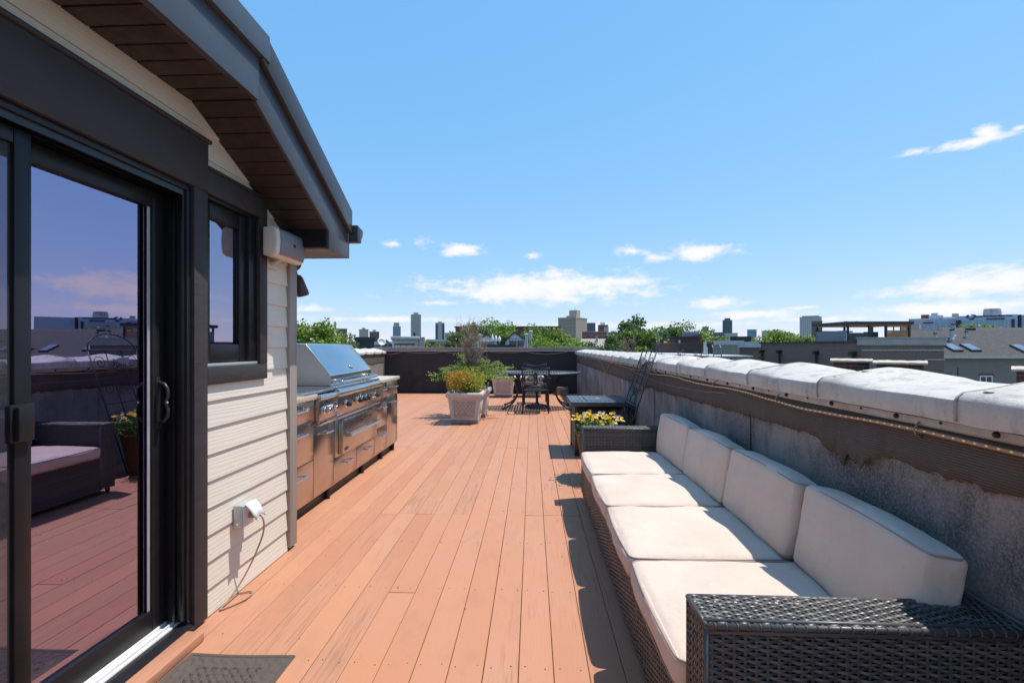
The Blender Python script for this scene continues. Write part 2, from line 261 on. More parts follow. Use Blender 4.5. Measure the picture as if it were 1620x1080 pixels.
mk('brick_piece', (.165,.062,.045), (.115,.045,.035), 20, .85, rnd=.3, bmp=.4); mk('mortar', (.36,.33,.30), rough=.95); mk('cap_cream', (.58,.50,.40), (.46,.38,.30), 6, .85, bmp=.5); mk('lintel_red', (.24,.060,.045), rough=.8); mk('hvac', (.45,.46,.47), (.36,.37,.38), 6, .5, metal=.3); mk('skylight_glass', (.12,.17,.24), (.16,.22,.30), 2, .06, spec=1.0); mk('pane_dark', (.05,.055,.06), rough=.1, spec=.9)
mk('tan_concrete', (.44,.38,.30), rough=.85); mk('hosp_panel', (.42,.49,.57), (.38,.45,.53), .3, .4); mk('hosp_glass', (.16,.29,.42), (.21,.35,.48), .4, .12, spec=.9, rnd=.25); mk('hosp_mullion', (.36,.43,.50), rough=.5); mk('sign_blue', (.03,.035,.20), rough=.5); mk('sign_dark', (.018,.022,.045), rough=.5); mk('peach', (.50,.36,.28), rough=.85)
facade_mat('f_tower_grey', (.42,.415,.40), (.10,.14,.18), 3.6, 3.2, 1.0); facade_mat('f_tower_white', (.44,.44,.44), (.13,.15,.18), 2.6, 3.0, .9); facade_mat('f_tower_dark', (.10,.12,.15), (.06,.08,.11), 3.0, 3.2, .8); facade_mat('f_glass', (.22,.30,.36), (.11,.17,.23), 3.0, 3.2, .5); facade_mat('f_taupe', (.24,.20,.18), (.14,.12,.115), 3.2, 3.0, .9); facade_mat('f_tan', (.33,.275,.215), (.13,.115,.105), 1.6, 2.4, .58); facade_mat('f_red', (.24,.075,.055), (.12,.10,.10), 3.4, 3.2, 1.0); facade_mat('f_brown', (.17,.115,.10), (.09,.075,.075), 3.0, 3.0, .9); facade_mat('f_hosp', (.45,.40,.37), (.20,.11,.09), 40, 3.4, 1.0); facade_mat('f_dome', (.36,.33,.31), (.20,.21,.24), 1.8, 2.6, .5)
facade_mat('f_low', (.22,.17,.15), (.26,.28,.30), 4.5, 3.4, 1.3)

# ------------------------------------------------------------------ mesh helpers
class MB:
    def __init__(s): s.v = []; s.f = []
    def add(s, vs, fs):
        n = len(s.v); s.v += [tuple(v) for v in vs]; s.f += [tuple(n+i for i in f) for f in fs]; return s
    def box(s, x0, x1, y0, y1, z0, z1):
        return s.add([(x0,y0,z0),(x1,y0,z0),(x1,y1,z0),(x0,y1,z0),(x0,y0,z1),(x1,y0,z1),(x1,y1,z1),(x0,y1,z1)],
                     [(0,3,2,1),(4,5,6,7),(0,1,5,4),(1,2,6,5),(2,3,7,6),(3,0,4,7)])
    def obox(s, c, half, mat):           # oriented box
        vs = [Vector(c)+mat@Vector((i*half[0], j*half[1], k*half[2])) for k in (-1,1) for i, j in ((-1,-1),(1,-1),(1,1),(-1,1))]
        return s.add(vs, [(0,3,2,1),(4,5,6,7),(0,1,5,4),(1,2,6,5),(2,3,7,6),(3,0,4,7)])
    def prism(s, poly, axis, a, b):      # poly in the two other axes, extruded along axis
        def p(u, v, w): return {'x': (w,u,v), 'y': (u,w,v), 'z': (u,v,w)}[axis]
        n = len(poly); ar = sum(poly[i][0]*poly[(i+1)%n][1]-poly[(i+1)%n][0]*poly[i][1] for i in range(n))
        if (ar < 0) != (axis == 'y'): poly = poly[::-1]
        vs = [p(u,v,a) for u, v in poly]+[p(u,v,b) for u, v in poly]
        return s.add(vs, [tuple(range(n-1,-1,-1)), tuple(range(n,2*n))]+[(i,(i+1)%n,n+(i+1)%n,n+i) for i in range(n)])
    def tube(s, pts, r, n=8, closed=False):
        pts = [Vector(p) for p in pts]; m = len(pts); vs = []; up = None
        for i, p in enumerate(pts):
            a = pts[(i-1)%m] if closed or i else p; b = pts[(i+1)%m] if closed or i < m-1 else p
            t = (b-a).normalized() if (b-a).length > 1e-9 else Vector((0,0,1))
            if up is None: up = t.orthogonal().normalized()
            up = (up-t*up.dot(t)); up = up.normalized() if up.length > 1e-6 else t.orthogonal().normalized()
            w = t.cross(up); ri = r[i] if isinstance(r, (list, tuple)) else r
            vs += [p+(up*cos(2*pi*k/n)+w*sin(2*pi*k/n))*ri for k in range(n)]
        fs = [(i*n+k, i*n+(k+1)%n, ((i+1)%m)*n+(k+1)%n, ((i+1)%m)*n+k) for i in range(m if closed else m-1) for k in range(n)]
        if not closed: fs += [tuple(range(n-1,-1,-1)), tuple(range((m-1)*n, m*n))]
        return s.add(vs, fs)
    def lathe(s, prof, n=24, c=(0,0,0), axis='z', sq=0):
        vs = []
        for r, z in prof:
            for k in range(n):
                a = 2*pi*k/n; ca, sa = cos(a), sin(a); e = {'z': (r*ca, r*sa, z), 'y': (r*ca, z, r*sa), 'x': (z, r*ca, r*sa)}[axis]
                vs.append((c[0]+e[0], c[1]+e[1], c[2]+e[2]))
        m = len(prof); fl = axis == 'y'
        fs = [((i*n+k, i*n+(k+1)%n, (i+1)*n+(k+1)%n, (i+1)*n+k)[::-1 if fl else 1]) for i in range(m-1) for k in range(n)]
        fs += [tuple(range(n))[::1 if fl else -1], tuple(range((m-1)*n, m*n))[::-1 if fl else 1]]
        return s.add(vs, fs)
    def quad(s, a, b, c, d): return s.add([a,b,c,d], [(0,1,2,3)])
    def mesh(s, name, bevel=0, smooth=False, seg=2, subsurf=0):
        me = bpy.data.meshes.new(name); me.from_pydata(s.v, [], s.f)
        if bevel:
            bm = bmesh.new(); bm.from_mesh(me); bmesh.ops.recalc_face_normals(bm, faces=bm.faces)
            es = [e for e in bm.edges if len(e.link_faces) == 2 and e.calc_face_angle(0) > .5]
            bmesh.ops.bevel(bm, geom=es, offset=bevel, segments=seg, affect='EDGES', profile=.5, clamp_overlap=True); bm.to_mesh(me); bm.free()
        if smooth or bevel:
            me.polygons.foreach_set('use_smooth', [True]*len(me.polygons))
            if not smooth or smooth == 'auto':
                try: me.set_sharp_from_angle(angle=radians(38))
                except Exception: pass
        me.update(); return me
    def build(s, name, mat, parent=None, bevel=0, smooth=False, world=True, seg=2):
        if parent is not None and world:
            o = wl(parent); s.v = [(v[0]-o.x, v[1]-o.y, v[2]-o.z) for v in s.v]
        me = s.mesh(name, bevel, smooth, seg); return obj(name, me, mat, parent)
def wl(o):
    r = Vector((0,0,0))
    while o is not None: r += o.location; o = o.parent
    return r
def obj(name, me, mat, parent=None):
    if mat and not me.materials: me.materials.append(M[mat])
    o = bpy.data.objects.new(name, me); COL.objects.link(o)
    if parent is not None: o.parent = parent
    return o
def tag(o, label=None, cat=None, group=None, kind=None):
    if label: o['label'] = label
    if cat: o['category'] = cat
    if group: o['group'] = group
    if kind: o['kind'] = kind
    return o
def thing(name, label, cat, loc=(0,0,0), rz=0, group=None):
    o = bpy.data.objects.new(name, None); COL.objects.link(o); o.location = loc; o.rotation_euler = (0,0,rz); o.empty_display_size = .1
    return tag(o, label, cat, group)
def empty(name, parent): o = bpy.data.objects.new(name, None); COL.objects.link(o); o.parent = parent; return o
def nz(p, s=1, seed=0): return noise.noise(Vector(p)*s+Vector((seed*7.3, seed*3.1, seed)))

# ------------------------------------------------------------------ ground and the building under the deck
g = MB(); g.quad((-4000,-4000,-10.5),(4000,-4000,-10.5),(4000,5000,-10.5),(-4000,5000,-10.5)); tag(g.build('ground', 'ground'), 'flat city ground far below the roof deck', 'ground', kind='structure')
DX0, DX1, DY0, DY1 = -4.05, 1.2, -2.4, 12.78
WX, FY, LX = 1.215, 12.80, -4.08        # inner faces: right parapet, far parapet, left parapet
t = thing('apartment_block', 'dark brick building that carries the roof deck', 'building', (-1.4, 5, -10.5))
MB().box(-4.5, 1.66, -3.2, 13.2, -10.4, -.12).build('wall', 'brick_dark', t)

# ------------------------------------------------------------------ deck
deck = MB().box(DX0-.02, DX1+.015, DY0, DY1+.015, -.11, -.034).build('deck', 'deck_base'); tag(deck, 'salmon painted wooden roof deck', 'deck', kind='structure')
rr = random.Random(11); BW = .14; JOINT = [1.2+2.375*k for k in range(-1, 5)]
cols = []
x = -.055
while x-BW > DX0: x -= BW
k = 0; screws = []
while x < DX1-.02:
    xa, xb = max(x, DX0), min(x+BW, DX1)
    cuts = [DY0]
    for j, yj in enumerate(JOINT):
        if (k+j) % 2 == 0 or rr.random() < .22: cuts.append(yj+(rr.choice([0,0,0,.01,-.008])))
    if abs(x+.755) < .08: cuts = [DY0, 2.43, 5.95, 10.7]
    cuts.append(DY1)
    for a, b in zip(cuts, cuts[1:]):
        if b-a < .3: continue
        m = MB(); gap = rr.uniform(.0016, .0030); L = b-a; w = xb-xa
        m.box(-w/2+gap/2, w/2-gap/2, -L/2+.0018, L/2-.0018, -.032, 0)
        o = obj('board', m.mesh('board', .0022, seg=1), 'deck_paint', deck); o.location = ((xa+xb)/2, (a+b)/2, rr.uniform(-.0022, .0006)); o.rotation_euler = (0, rr.uniform(-.006,.006), 0)
    for yj in [y0*.594+.1 for y0 in range(0, 18)]:
        for sx in (.028, .112): screws.append((x+sx+rr.uniform(-.006,.006), yj+rr.uniform(-.012,.012)))
    x += BW; k += 1
m = MB()
for sx, sy in screws:
    if sy > 9 or sx > DX1-.02 or sx < -3.2: continue
    m.lathe([(.0026,-.004),(.0026,.0008),(.0012,.001)], 6, (sx, sy, 0))
mk('deck_screw', (.16,.08,.05)); s = m.build('screw_head', 'deck_screw', deck); s['kind'] = 'stuff'

m = MB(); rd_ = random.Random(2)
for _ in range(46):
    a, b = rd_.uniform(-1.45, .35), rd_.uniform(1.9, 7); l = rd_.uniform(.003, .009); t_ = rd_.uniform(0, pi)
    m.add([(a+l*cos(t_+k*2.2)*(1 if k % 2 else .5), b+l*sin(t_+k*2.2)*(1 if k % 2 else .5), .0022+.0015*(k % 2)) for k in range(3)]+[(a, b, .006)], [(0,1,3),(1,2,3),(2,0,3)])
db = m.build('debris', 'bark', deck); db['kind'] = 'stuff'

# ------------------------------------------------------------------ right parapet
mk('joint_grey', (.42,.385,.35), (.30,.27,.245), 30, .8)
def parapet_right():
    t = thing('parapet_wall', 'long grey membrane parapet wall behind the sofa, capped with white coping tiles', 'wall', (WX+.18, 5, 0))
    w = MB().box(WX+.012, 1.60, DY0, FY+.35, -.3, 1.085).build('wall', 'parapet_brick', t)
    # membrane sheets with lapped seams
    y = DY0; i = 0; r = random.Random(3)
    while y < FY-.05:
        y2 = min(y+1.02, FY+.0); m = MB(); n = 14; nzs = 10; vs = []
        for a in range(n+1):
            for b in range(nzs+1):
                yy = y-.05+(y2-y+.055)*a/n; zz = -.02+1.09*b/nzs
                lap = .003*max(0, 1-a/1.3)
                vs.append((WX-.002-lap-.006*nz((yy,zz,0), 2.3)-.002*(i % 2), yy, zz))
        fs = [(a*(nzs+1)+b, a*(nzs+1)+b+1, (a+1)*(nzs+1)+b+1, (a+1)*(nzs+1)+b) for a in range(n) for b in range(nzs)]
        m.add(vs, fs).build('membrane_sheet', 'membrane', w, smooth=True); y = y2; i += 1
    # felt strip below the metal bar, ragged bottom edge
    n = 1100; m = MB(); vs = []; r = random.Random(9)
    for a in range(n+1):
        yy = DY0+(FY-.02-DY0)*a/n
        zb = .915-.055*min(1, max(0, (yy-2)/3))+.012*nz((yy,0,0), 3)+.010*nz((yy,1,0), 9)+.006*nz((yy,2,0), 21)+.014*nz((yy,4,0), 45)-.010*abs(nz((yy,6,0), 80))
        d = yy-1.72
        if -.05 < d < .30: zb -= (.035+.075*max(0, nz((yy,8,0), 38)+.25))*max(0, sin((d+.05)/.35*pi))**.5
        for j in range(5):
            zz = 1.075+(zb-1.075)*j/4
            off = .012+.006*nz((yy,zz,5), 6)+.004*(j/4)*abs(nz((yy,2,0), 20))
            if -.05 < d < .30: off += (.006+.022*abs(nz((yy*2.2,zz*.5,2), 16)))*(j/4)
            vs.append((WX-off, yy, zz))
    fs = [(a*5+b, (a+1)*5+b, (a+1)*5+b+1, a*5+b+1) for a in range(n) for b in range(4)]
    st = m.add(vs, fs).build('felt_strip', 'felt_strip', w, smooth=True); md = st.modifiers.new('thick', 'SOLIDIFY'); md.thickness = .004; md.offset = -1
    st['label'] = 'brown ribbed felt strip with a torn ragged lower edge'
    # termination bar and its screws
    yb = DY0
    while yb < FY-.1:
        y2 = min(yb+2.44, FY-.03)
        m = MB(); m.prism([(WX-.021,1.046),(WX-.026,1.052),(WX-.026,1.072),(WX-.018,1.080),(WX-.012,1.080),(WX-.012,1.046)], 'y', yb+.002, y2-.002)
        m.build('metal_bar', 'bar_metal', w); yb = y2
    for q in range(34):
        yy = .92+q*.165*2
        MB().lathe([(.0085,0),(.0085,-.004),(.006,-.008),(.002,-.009)], 10, (WX-.026, yy, 1.063), 'x').build('bar_screw', 'screw', w, smooth=True)
        MB().lathe([(.004,0),(.004,-.003),(.002,-.004)], 8, (WX-.026, yy+.165, 1.066), 'x').build('bar_screw', 'screw', w, smooth=True)
    # coping tiles: bell at the far end, body tapering towards the viewer
    prof = [(1.170,1.078),(1.167,1.10),(1.168,1.132),(1.1725,1.141),(1.186,1.147),(1.25,1.156),(1.32,1.168),(1.375,1.176),(1.41,1.179),(1.445,1.176),(1.50,1.168),(1.57,1.156),(1.626,1.147),(1.643,1.142),(1.652,1.128),(1.654,1.10),(1.651,1.078)]
    def tile_mesh(seed):
        P = .615; st = [0, .004, .02, .05, .075, .085, .11, .135, .16, .19, .24, .30, .36, .42, .48, .54, .60, .645]; vs = []
        # distance from the bell mouth (0) towards the viewer
        for d in st:
            e = 1.0 if d < .075 else max(0, 1-(d-.075)/.17)
            if d < .01: e *= .86+.14*d/.01
            up = .019*e-.004*max(0, (d-.2)/.45); out = .022*e-.005*max(0, (d-.2)/.45)
            for (px, pz) in prof:
                sx = (px-1.41)/.243; zz = pz+up*(1 if abs(sx) < .93 else .6)+.0035*nz((px*3,d*4,seed), 2)-(0 if pz > 1.08 else .008*e)
                xx = px+out*sx+.002*nz((px,d*5,seed+3), 3)
                vs.append((xx, -d, zz+.008*e*(1-abs(sx))))
        n = len(prof); mm = MB()
        fs = [(i*n+j, i*n+j+1, (i+1)*n+j+1, (i+1)*n+j) for i in range(len(st)-1) for j in range(n-1)]
        mm.add(vs, fs); mm.add([vs[j] for j in range(n)], [tuple(range(n))[::-1]])
        me = mm.mesh('coping_tile', smooth='auto'); return me
    ms = [tile_mesh(s_) for s_ in range(5)]; yb = 1.93; ys = []
    while yb < FY+.3: ys.append(yb); yb += .612
    yb = 1.93-.612
    while yb > DY0-.3: ys.append(yb); yb -= .612
    for i, yy in enumerate(sorted(ys)):
        o = obj('coping_tile', ms[i % 5], 'coping', w); o.location = Vector((random.uniform(-.002,.002), yy, random.uniform(-.002,.002)))-wl(w); o.rotation_euler = (0, 0, random.uniform(-.003,.003))
        bp_ = [(px+.0245*(px-1.41)/.243, yy+.004, pz+.019*(1 if abs((px-1.41)/.243) < .93 else .6)+.008*(1-abs((px-1.41)/.243))-.003) for px, pz in prof]
        MB().tube([(x_, y_-.003, z_-.001) for x_, y_, z_ in bp_], .0036, 6).build('joint_bead', 'joint_grey', w, smooth=True)
        if .8 < yy < 4.8:
            MB().lathe([(.013,0),(.013,.002),(.008,.004),(.003,.005)], 12, (1.30, yy-.045, 1.192)).build('tile_screw', 'coping', w, smooth=True)
            for dx, dz in ((1.19,1.170),):
                MB().lathe([(.011,0),(.011,.002),(.007,.004),(.003,.0055)], 12, (dx, yy-.045, dz)).build('tile_screw', 'coping', w, smooth=True)
    return t
parapet_right()
# rope light along the metal bar
m = MB(); pts = []; bulbs = []
for a in range(140):
    yy = .7+a*.03; zz = 1.030+.006*sin(yy*5.1)+.004*nz((yy,0,0), 5)-.006*max(0, sin((yy-1.2)*2.2))
    pts.append((WX-.030, yy, zz))
rl = thing('rope_light', 'clear rope light with small amber bulbs running below the white coping', 'rope light', (WX-.03, 2.4, 1.02))
m.tube(pts, .0062, 8).build('tube', 'rope_tube', rl, smooth=True)
for a in range(0, 110):
    yy = .98+a*.032; i = (yy-.7)/.03; j = int(i); f_ = i-j; p = Vector(pts[j]).lerp(Vector(pts[j+1]), f_)
    MB().lathe([(.0010,-.004),(.0026,-.002),(.0026,.002),(.0010,.004)], 6, (p.x-.0052, p.y, p.z+.001), 'y').build('bulb', 'bulb', rl, smooth=True)
for yy in (1.49, 2.31, 3.1):
    MB().tube([(WX-.026,yy,1.058),(WX-.042,yy,1.036),(WX-.036,yy+.004,1.018),(WX-.014,yy+.006,1.012)], .003, 6).build('clip', 'rope_tube', rl, smooth=True)
# loose orange wire further along the wall
pts = []
for a in range(170):
    yy = 4.5+a*.046; sag = .012*nz((yy,3,0), 2.5)+.010*nz((yy,9,0), 7)
    d = abs(yy-7.6); 
    if d < .45: sag -= .16*(1-d/.45)
    pts.append((WX-.034-.006*nz((yy,1,1), 6), yy, 1.028+sag+.01*sin(yy*3)))
w = MB().tube(pts, .0055, 6).build('loose_wire', 'string_orange', smooth=True); tag(w, 'loose orange wire drooping along the right parapet beyond the trellis', 'wire')
pts = [(WX-.03, 2.9+a*.07, 1.0-.05*sin(pi*a/40)+.004*nz((a*.3,0,0),1)) for a in range(41)]
tag(MB().tube(pts, .0016, 5).build('thin_cable', 'cord_tan', smooth=True), 'thin tan cable slung below the rope light on the parapet', 'cable')

# ------------------------------------------------------------------ far parapet and left parapet
t = thing('parapet_wall', 'black membrane parapet wall across the far end of the deck', 'wall', (-1.4, FY+.12, 0))
w = MB().box(LX-.3, WX, FY+.012, FY+.30, -.3, 1.175).build('wall', 'parapet_brick', t)
y = LX; i = 0
while y < WX-.01:
    y2 = min(y+1.06, WX-.002)
    for (za, zb, mt, of) in ((-.02, .62, 'far_membrane_low', .010), (.60, 1.185, 'far_membrane', .0)):
        m = MB(); n, q = 8, 6; vs = [(y-.015+(y2-y+.015)*a/n, FY-of-.004*(i % 2)-.004*nz((y+a*.1, za+b*.1, i), 2.5), za+(zb-za)*b/q) for a in range(n+1) for b in range(q+1)]
        m.add(vs, [(a*(q+1)+b, (a+1)*(q+1)+b, (a+1)*(q+1)+b+1, a*(q+1)+b+1) for a in range(n) for b in range(q)]).build('membrane_sheet', mt, w, smooth=True)
    y = y2; i += 1
yy = LX-.3; i = 0
while yy < 1.74:
    y2 = min(yy+1.5, 1.75); MB().box(yy+.003, y2-.003, FY-.05, FY+.36, 1.187+.004*(i % 2), 1.262-.004*(i % 3)).build('coping_slab', 'far_coping', w, bevel=.008); yy = y2; i += 1
MB().box(LX, WX-.03, FY-.026, FY-.014, 1.150, 1.184).build('metal_bar', 'bar_metal', w)
fx = [(-4.0,1.06),(-3.55,1.15),(-3.0,1.10),(-2.45,1.145),(-1.9,1.09),(-1.2,1.15),(-.7,1.12),(-.2,1.15),(.25,1.085),(.55,1.09),(1.0,1.15)]
pts = []
for (xa, za), (xb, zb) in zip(fx, fx[1:]):
    for q in range(8): u = q/8; pts.append((xa+(xb-xa)*u, FY-.032, za+(zb-za)*u-.018*sin(pi*u)))
tag(MB().tube(pts, .008, 6).build('string_light', 'rope_tube', smooth=True), 'tan rope light swagged along the black far parapet', 'rope light')
t = thing('parapet_wall', 'short stretch of tan left parapet with white coping beyond the grill', 'wall', (LX-.2, 8, 0))
w = MB().box(LX-.40, LX-.012, 3.1, FY+.0, -.3, 1.10).build('wall', 'parapet_brick', t)
mk('left_membrane', (.24,.195,.165), (.16,.125,.105), 1.8, .9, bmp=.3)
y = 3.1; i = 0
while y < FY-.02:
    y2 = min(y+1.05, FY-.02); m = MB(); n, q = 6, 6
    vs = [(LX+.004*(i % 2)+.004*nz((y+a*.2, b*.2, i), 2), y+(y2-y)*a/n, -.02+1.1*b/q) for a in range(n+1) for b in range(q+1)]
    m.add(vs, [(a*(q+1)+b, (a+1)*(q+1)+b, (a+1)*(q+1)+b+1, a*(q+1)+b+1) for a in range(n) for b in range(q)]).build('membrane_sheet', 'left_membrane', w, smooth=True); y = y2; i += 1
n = 200; vs = []
for a in range(n+1):
    yy = 3.1+(FY-.02-3.1)*a/n; zb = .86+.03*nz((yy,0,0), 2)-.05*max(0, nz((yy,3,0), 5))-.12*max(0, nz((yy,7,0), 3)-.25)
    vs += [(LX+.014, yy, 1.075), (LX+.016, yy, zb)]
MB().add(vs, [(2*a, 2*a+2, 2*a+3, 2*a+1) for a in range(n)]).build('felt_strip', 'felt_strip', w)
yb = 3.3
while yb < FY:
    m = MB(); prof = [(LX+.05,1.085),(LX+.052,1.13),(LX+.03,1.155),(LX-.10,1.195),(LX-.2,1.215),(LX-.3,1.195),(LX-.43,1.155),(LX-.452,1.13),(LX-.45,1.085)]
    st = [(0,1),(.10,1),(.18,0),(.62,0)]; vs = []
    for d, e in st: vs += [(px+(px-LX+.2)*.05*e, yb-d+.6, pz+.022*e) for px, pz in prof]
    n = len(prof); m.add(vs, [(i*n+j, (i+1)*n+j, (i+1)*n+j+1, i*n+j+1) for i in range(3) for j in range(n-1)]+[tuple(range(n))])
    m.build('coping_tile', 'coping', w, smooth='auto'); yb += .612

# ------------------------------------------------------------------ rooftop house
HX = -1.55
H = thing('rooftop_house', 'cream clapboard rooftop house with dark trim, glass door and sloping dark eaves', 'house', (-3.2, .5, 0))
b = MB()
for (y0, y1, z0, z1) in [(-2.4,.42,0,2.45),(.42,2.06,2.03,2.45),(2.06,2.135,0,2.45),(2.135,2.56,0,1.17),(2.135,2.56,2.03,2.45),(2.56,2.90,0,2.3)]:
    b.box(HX-.15, HX-.012, y0, y1, z0, z1)
b.box(-5.2, HX-.012, 2.90, 2.955, 0, 2.0); b.box(-5.2, -5.1, -2.4, 2.90, 0, 2.45); b.box(-5.1, HX-.15, -2.4, -2.3, 0, 2.45)
wall = b.build('wall', 'siding', H)
inter = MB(); inter.box(-5.1, HX-.16, -2.3, 2.90, -.03, .012); inter.box(-5.1, HX-.15, -2.3, 2.9, 2.41, 2.44); inter.box(-5.09, -5.05, -2.3, 2.9, .02, 2.4); inter.box(-5.05, HX-.16, 2.85, 2.89, .02, 2.4); inter.build('room_lining', 'interior', H)
E_ = .1278
def plank(y0, y1, k, cut=None):
    z0, z1 = k*E_+.004, (k+1)*E_+.022
    m = MB(); m.prism([(HX-.012,z0),(HX+.0105,z0),(HX+.0115,z0+.003),(HX+.0005,z1),(HX-.012,z1)], 'y', y0+.0012, y1-.0012)
    m.build('siding_plank', 'siding', wall)
for k in range(19):
    z0, z1 = k*E_, (k+1)*E_
    if k == 0: z0 = .025
    if z0 < 1.09: plank(2.05, 2.882, k)
    elif z0 < 2.0:
        plank(2.58, 2.882, k)
        if z0 < 2.0: pass
    else:
        plank(-2.4, 2.882, k)
for k in range(16): plank(-2.4, .40, k)
# the corner board and small trim
MB().box(HX-.012, HX+.026, 2.883, 2.972, .02, 1.995).build('corner_board', 'post', H, bevel=.003)
MB().box(HX-.09, HX-.013, 2.957, 2.979, .02, 1.88).build('corner_board', 'post', H, bevel=.003)
# roof
R = empty('roof', H)
def zs(y): return 2.40 if y < 2.06 else 2.40-.522*(y-2.06)
y = 2.06; i = 0
while y > -2.3:
    m = MB(); m.box(HX+.002, -1.262, y-.098, y-.007, 2.400, 2.414); m.build('soffit_plank', 'soffit', R, bevel=.003); y -= .0985
n = 10
for i in range(n):
    ya, yb = 2.062+.076*i, 2.062+.076*(i+1)-.006
    MB().prism([(ya, zs(ya)), (yb, zs(yb)), (yb, zs(yb)+.012), (ya, zs(ya)+.012)], 'x', HX+.002, -1.266).build('soffit_plank', 'soffit', R)
MB().box(HX-.0, -1.24, -2.4, 2.06, 2.415, 2.45).build('deck_panel', 'track_black', R)
MB().prism([(2.03,2.43),(2.81,2.022),(2.81,2.05),(2.03,2.46)], 'x', HX, -1.262).build('deck_panel', 'track_black', R)
MB().box(-1.262, -1.232, -2.4, 2.062, 2.398, 2.60).build('fascia_board', 'fascia', R, bevel=.003)
MB().prism([(2.064,2.395),(2.822,2.000),(2.822,1.887),(3.140,1.887),(3.140,2.06),(2.064,2.61)], 'x', -1.266, -1.246).build('fascia_board', 'fascia', R, bevel=.002)
MB().prism([(-2.4,2.592),(2.112,2.592),(2.112,2.612),(2.104,2.712),(-2.4,2.712)], 'x', -1.252, -1.206).build('roof_edge', 'fascia', R, bevel=.003)
MB().prism([(2.06,2.588),(3.115,2.052),(3.118,2.204),(2.095,2.716)], 'x', -1.256, -1.216).build('roof_edge', 'roof_metal', R, bevel=.003)
MB().box(-5.3, -1.256, -2.4, 2.10, 2.66, 2.69).build('roof_panel', 'roof_metal', R)
MB().prism([(2.10,2.66),(3.116,2.155),(3.116,2.185),(2.10,2.69)], 'x', -5.3, -1.257).build('roof_panel', 'roof_metal', R)
MB().box(HX+.0, -1.267, 2.822, 2.834, 1.900, 2.012).build('eave_return', 'frame_dark', R)
mk('eave_board', (.16,.13,.115), (.12,.10,.09), 8, .6)
for i in range(3): MB().box(-5.2, -1.268, 2.836+.099*i, 2.836+.099*(i+1)-.004, 1.890, 1.902).build('eave_board', 'eave_board', R, bevel=.002)
MB().box(-5.2, -1.268, 3.134, 3.1385, 1.888, 2.10).build('fascia_board', 'roof_metal', R)
gut = MB().prism([(3.142,2.00),(3.195,2.00),(3.212,2.010),(3.218,2.035),(3.240,2.060),(3.246,2.095),(3.238,2.100),(3.142,2.115)], 'x', -5.2, -1.190).build('gutter', 'black_plastic', R, bevel=.002)
# door casing
dc = thing('x', None, None)
bpy.data.objects.remove(dc)
D = empty('sliding_door', H)
MB().box(HX+.002, HX+.030, .36, 2.136, 2.012, 2.238).build('casing', 'trim', D, bevel=.003)
MB().box(HX+.002, HX+.042, .34, 2.146, 2.2385, 2.256).build('drip_cap', 'trim', D, bevel=.003)
MB().box(HX+.002, HX+.028, 2.046, 2.134, .018, 2.0115).build('casing', 'trim', D, bevel=.003)
MB().box(HX+.002, HX+.028, .36, .44, .018, 2.0115).build('casing', 'trim', D, bevel=.003)
# frame: head, jamb with black tracks
fr = MB(); fr.box(HX-.15, HX+.012, .44, 2.045, 1.985, 2.011); fr.box(HX-.15, HX+.012, 2.022, 2.045, .06, 1.985); fr.box(HX-.15, HX+.012, .44, .46, .06, 1.985); fr.build('frame', 'frame_dark', D, bevel=.003)
tr = MB()
for xa in (HX-.128, HX-.088, HX-.045, HX-.008): tr.box(xa, xa+.010, 2.008, 2.0225, .07, 1.985); tr.box(xa, xa+.010, .46, 2.008, 1.960, 1.9855)
tr.build('track', 'track_black', D)
sill = MB(); sill.box(HX-.155, HX-.035, .44, 2.045, .012, .052)
for xa in (HX-.118, HX-.085, HX-.050): sill.box(xa, xa+.005, .44, 2.02, .052, .066)
sill.build('sill', 'vinyl_white', D, bevel=.002)
MB().prism([(HX-.034,.012),(HX+.020,.012),(HX+.030,.022),(HX+.030,.034),(HX-.010,.046),(HX-.034,.046)], 'y', .44, 2.045).build('threshold', 'frame_dark', D, bevel=.002)
def sash(x0, x1, y0, y1, z0, z1, wl_, wr, wb, wt, glass, name, gm):
    s_ = empty(name, D)
    MB().box(x0, x1, y1-wr, y1, z0, z1).build('stile', 'frame_dark', s_, bevel=.004); MB().box(x0, x1, y0, y0+wl_, z0, z1).build('stile', 'frame_dark', s_, bevel=.004)
    MB().box(x0+.001, x1-.001, y0+wl_, y1-wr, z0, z0+wb).build('rail', 'frame_dark', s_, bevel=.004); MB().box(x0+.001, x1-.001, y0+wl_, y1-wr, z1-wt, z1).build('rail', 'frame_dark', s_, bevel=.004)
    xm = (x0+x1)/2; p = MB().quad((xm,y0+wl_,z0+wb),(xm,y1-wr,z0+wb),(xm,y1-wr,z1-wt),(xm,y0+wl_,z1-wt)).build('pane', gm, s_)
    return s_
rs = sash(HX-.122, HX-.082, 1.00, 2.006, .068, 1.958, .07, .062, .085, .07, 'g', 'door_panel', 'door_glass')
MB().box(HX-.0955, HX-.0925, 1.929, 1.943, .155, 1.887).build('glazing_bead', 'outlet_grey', rs)
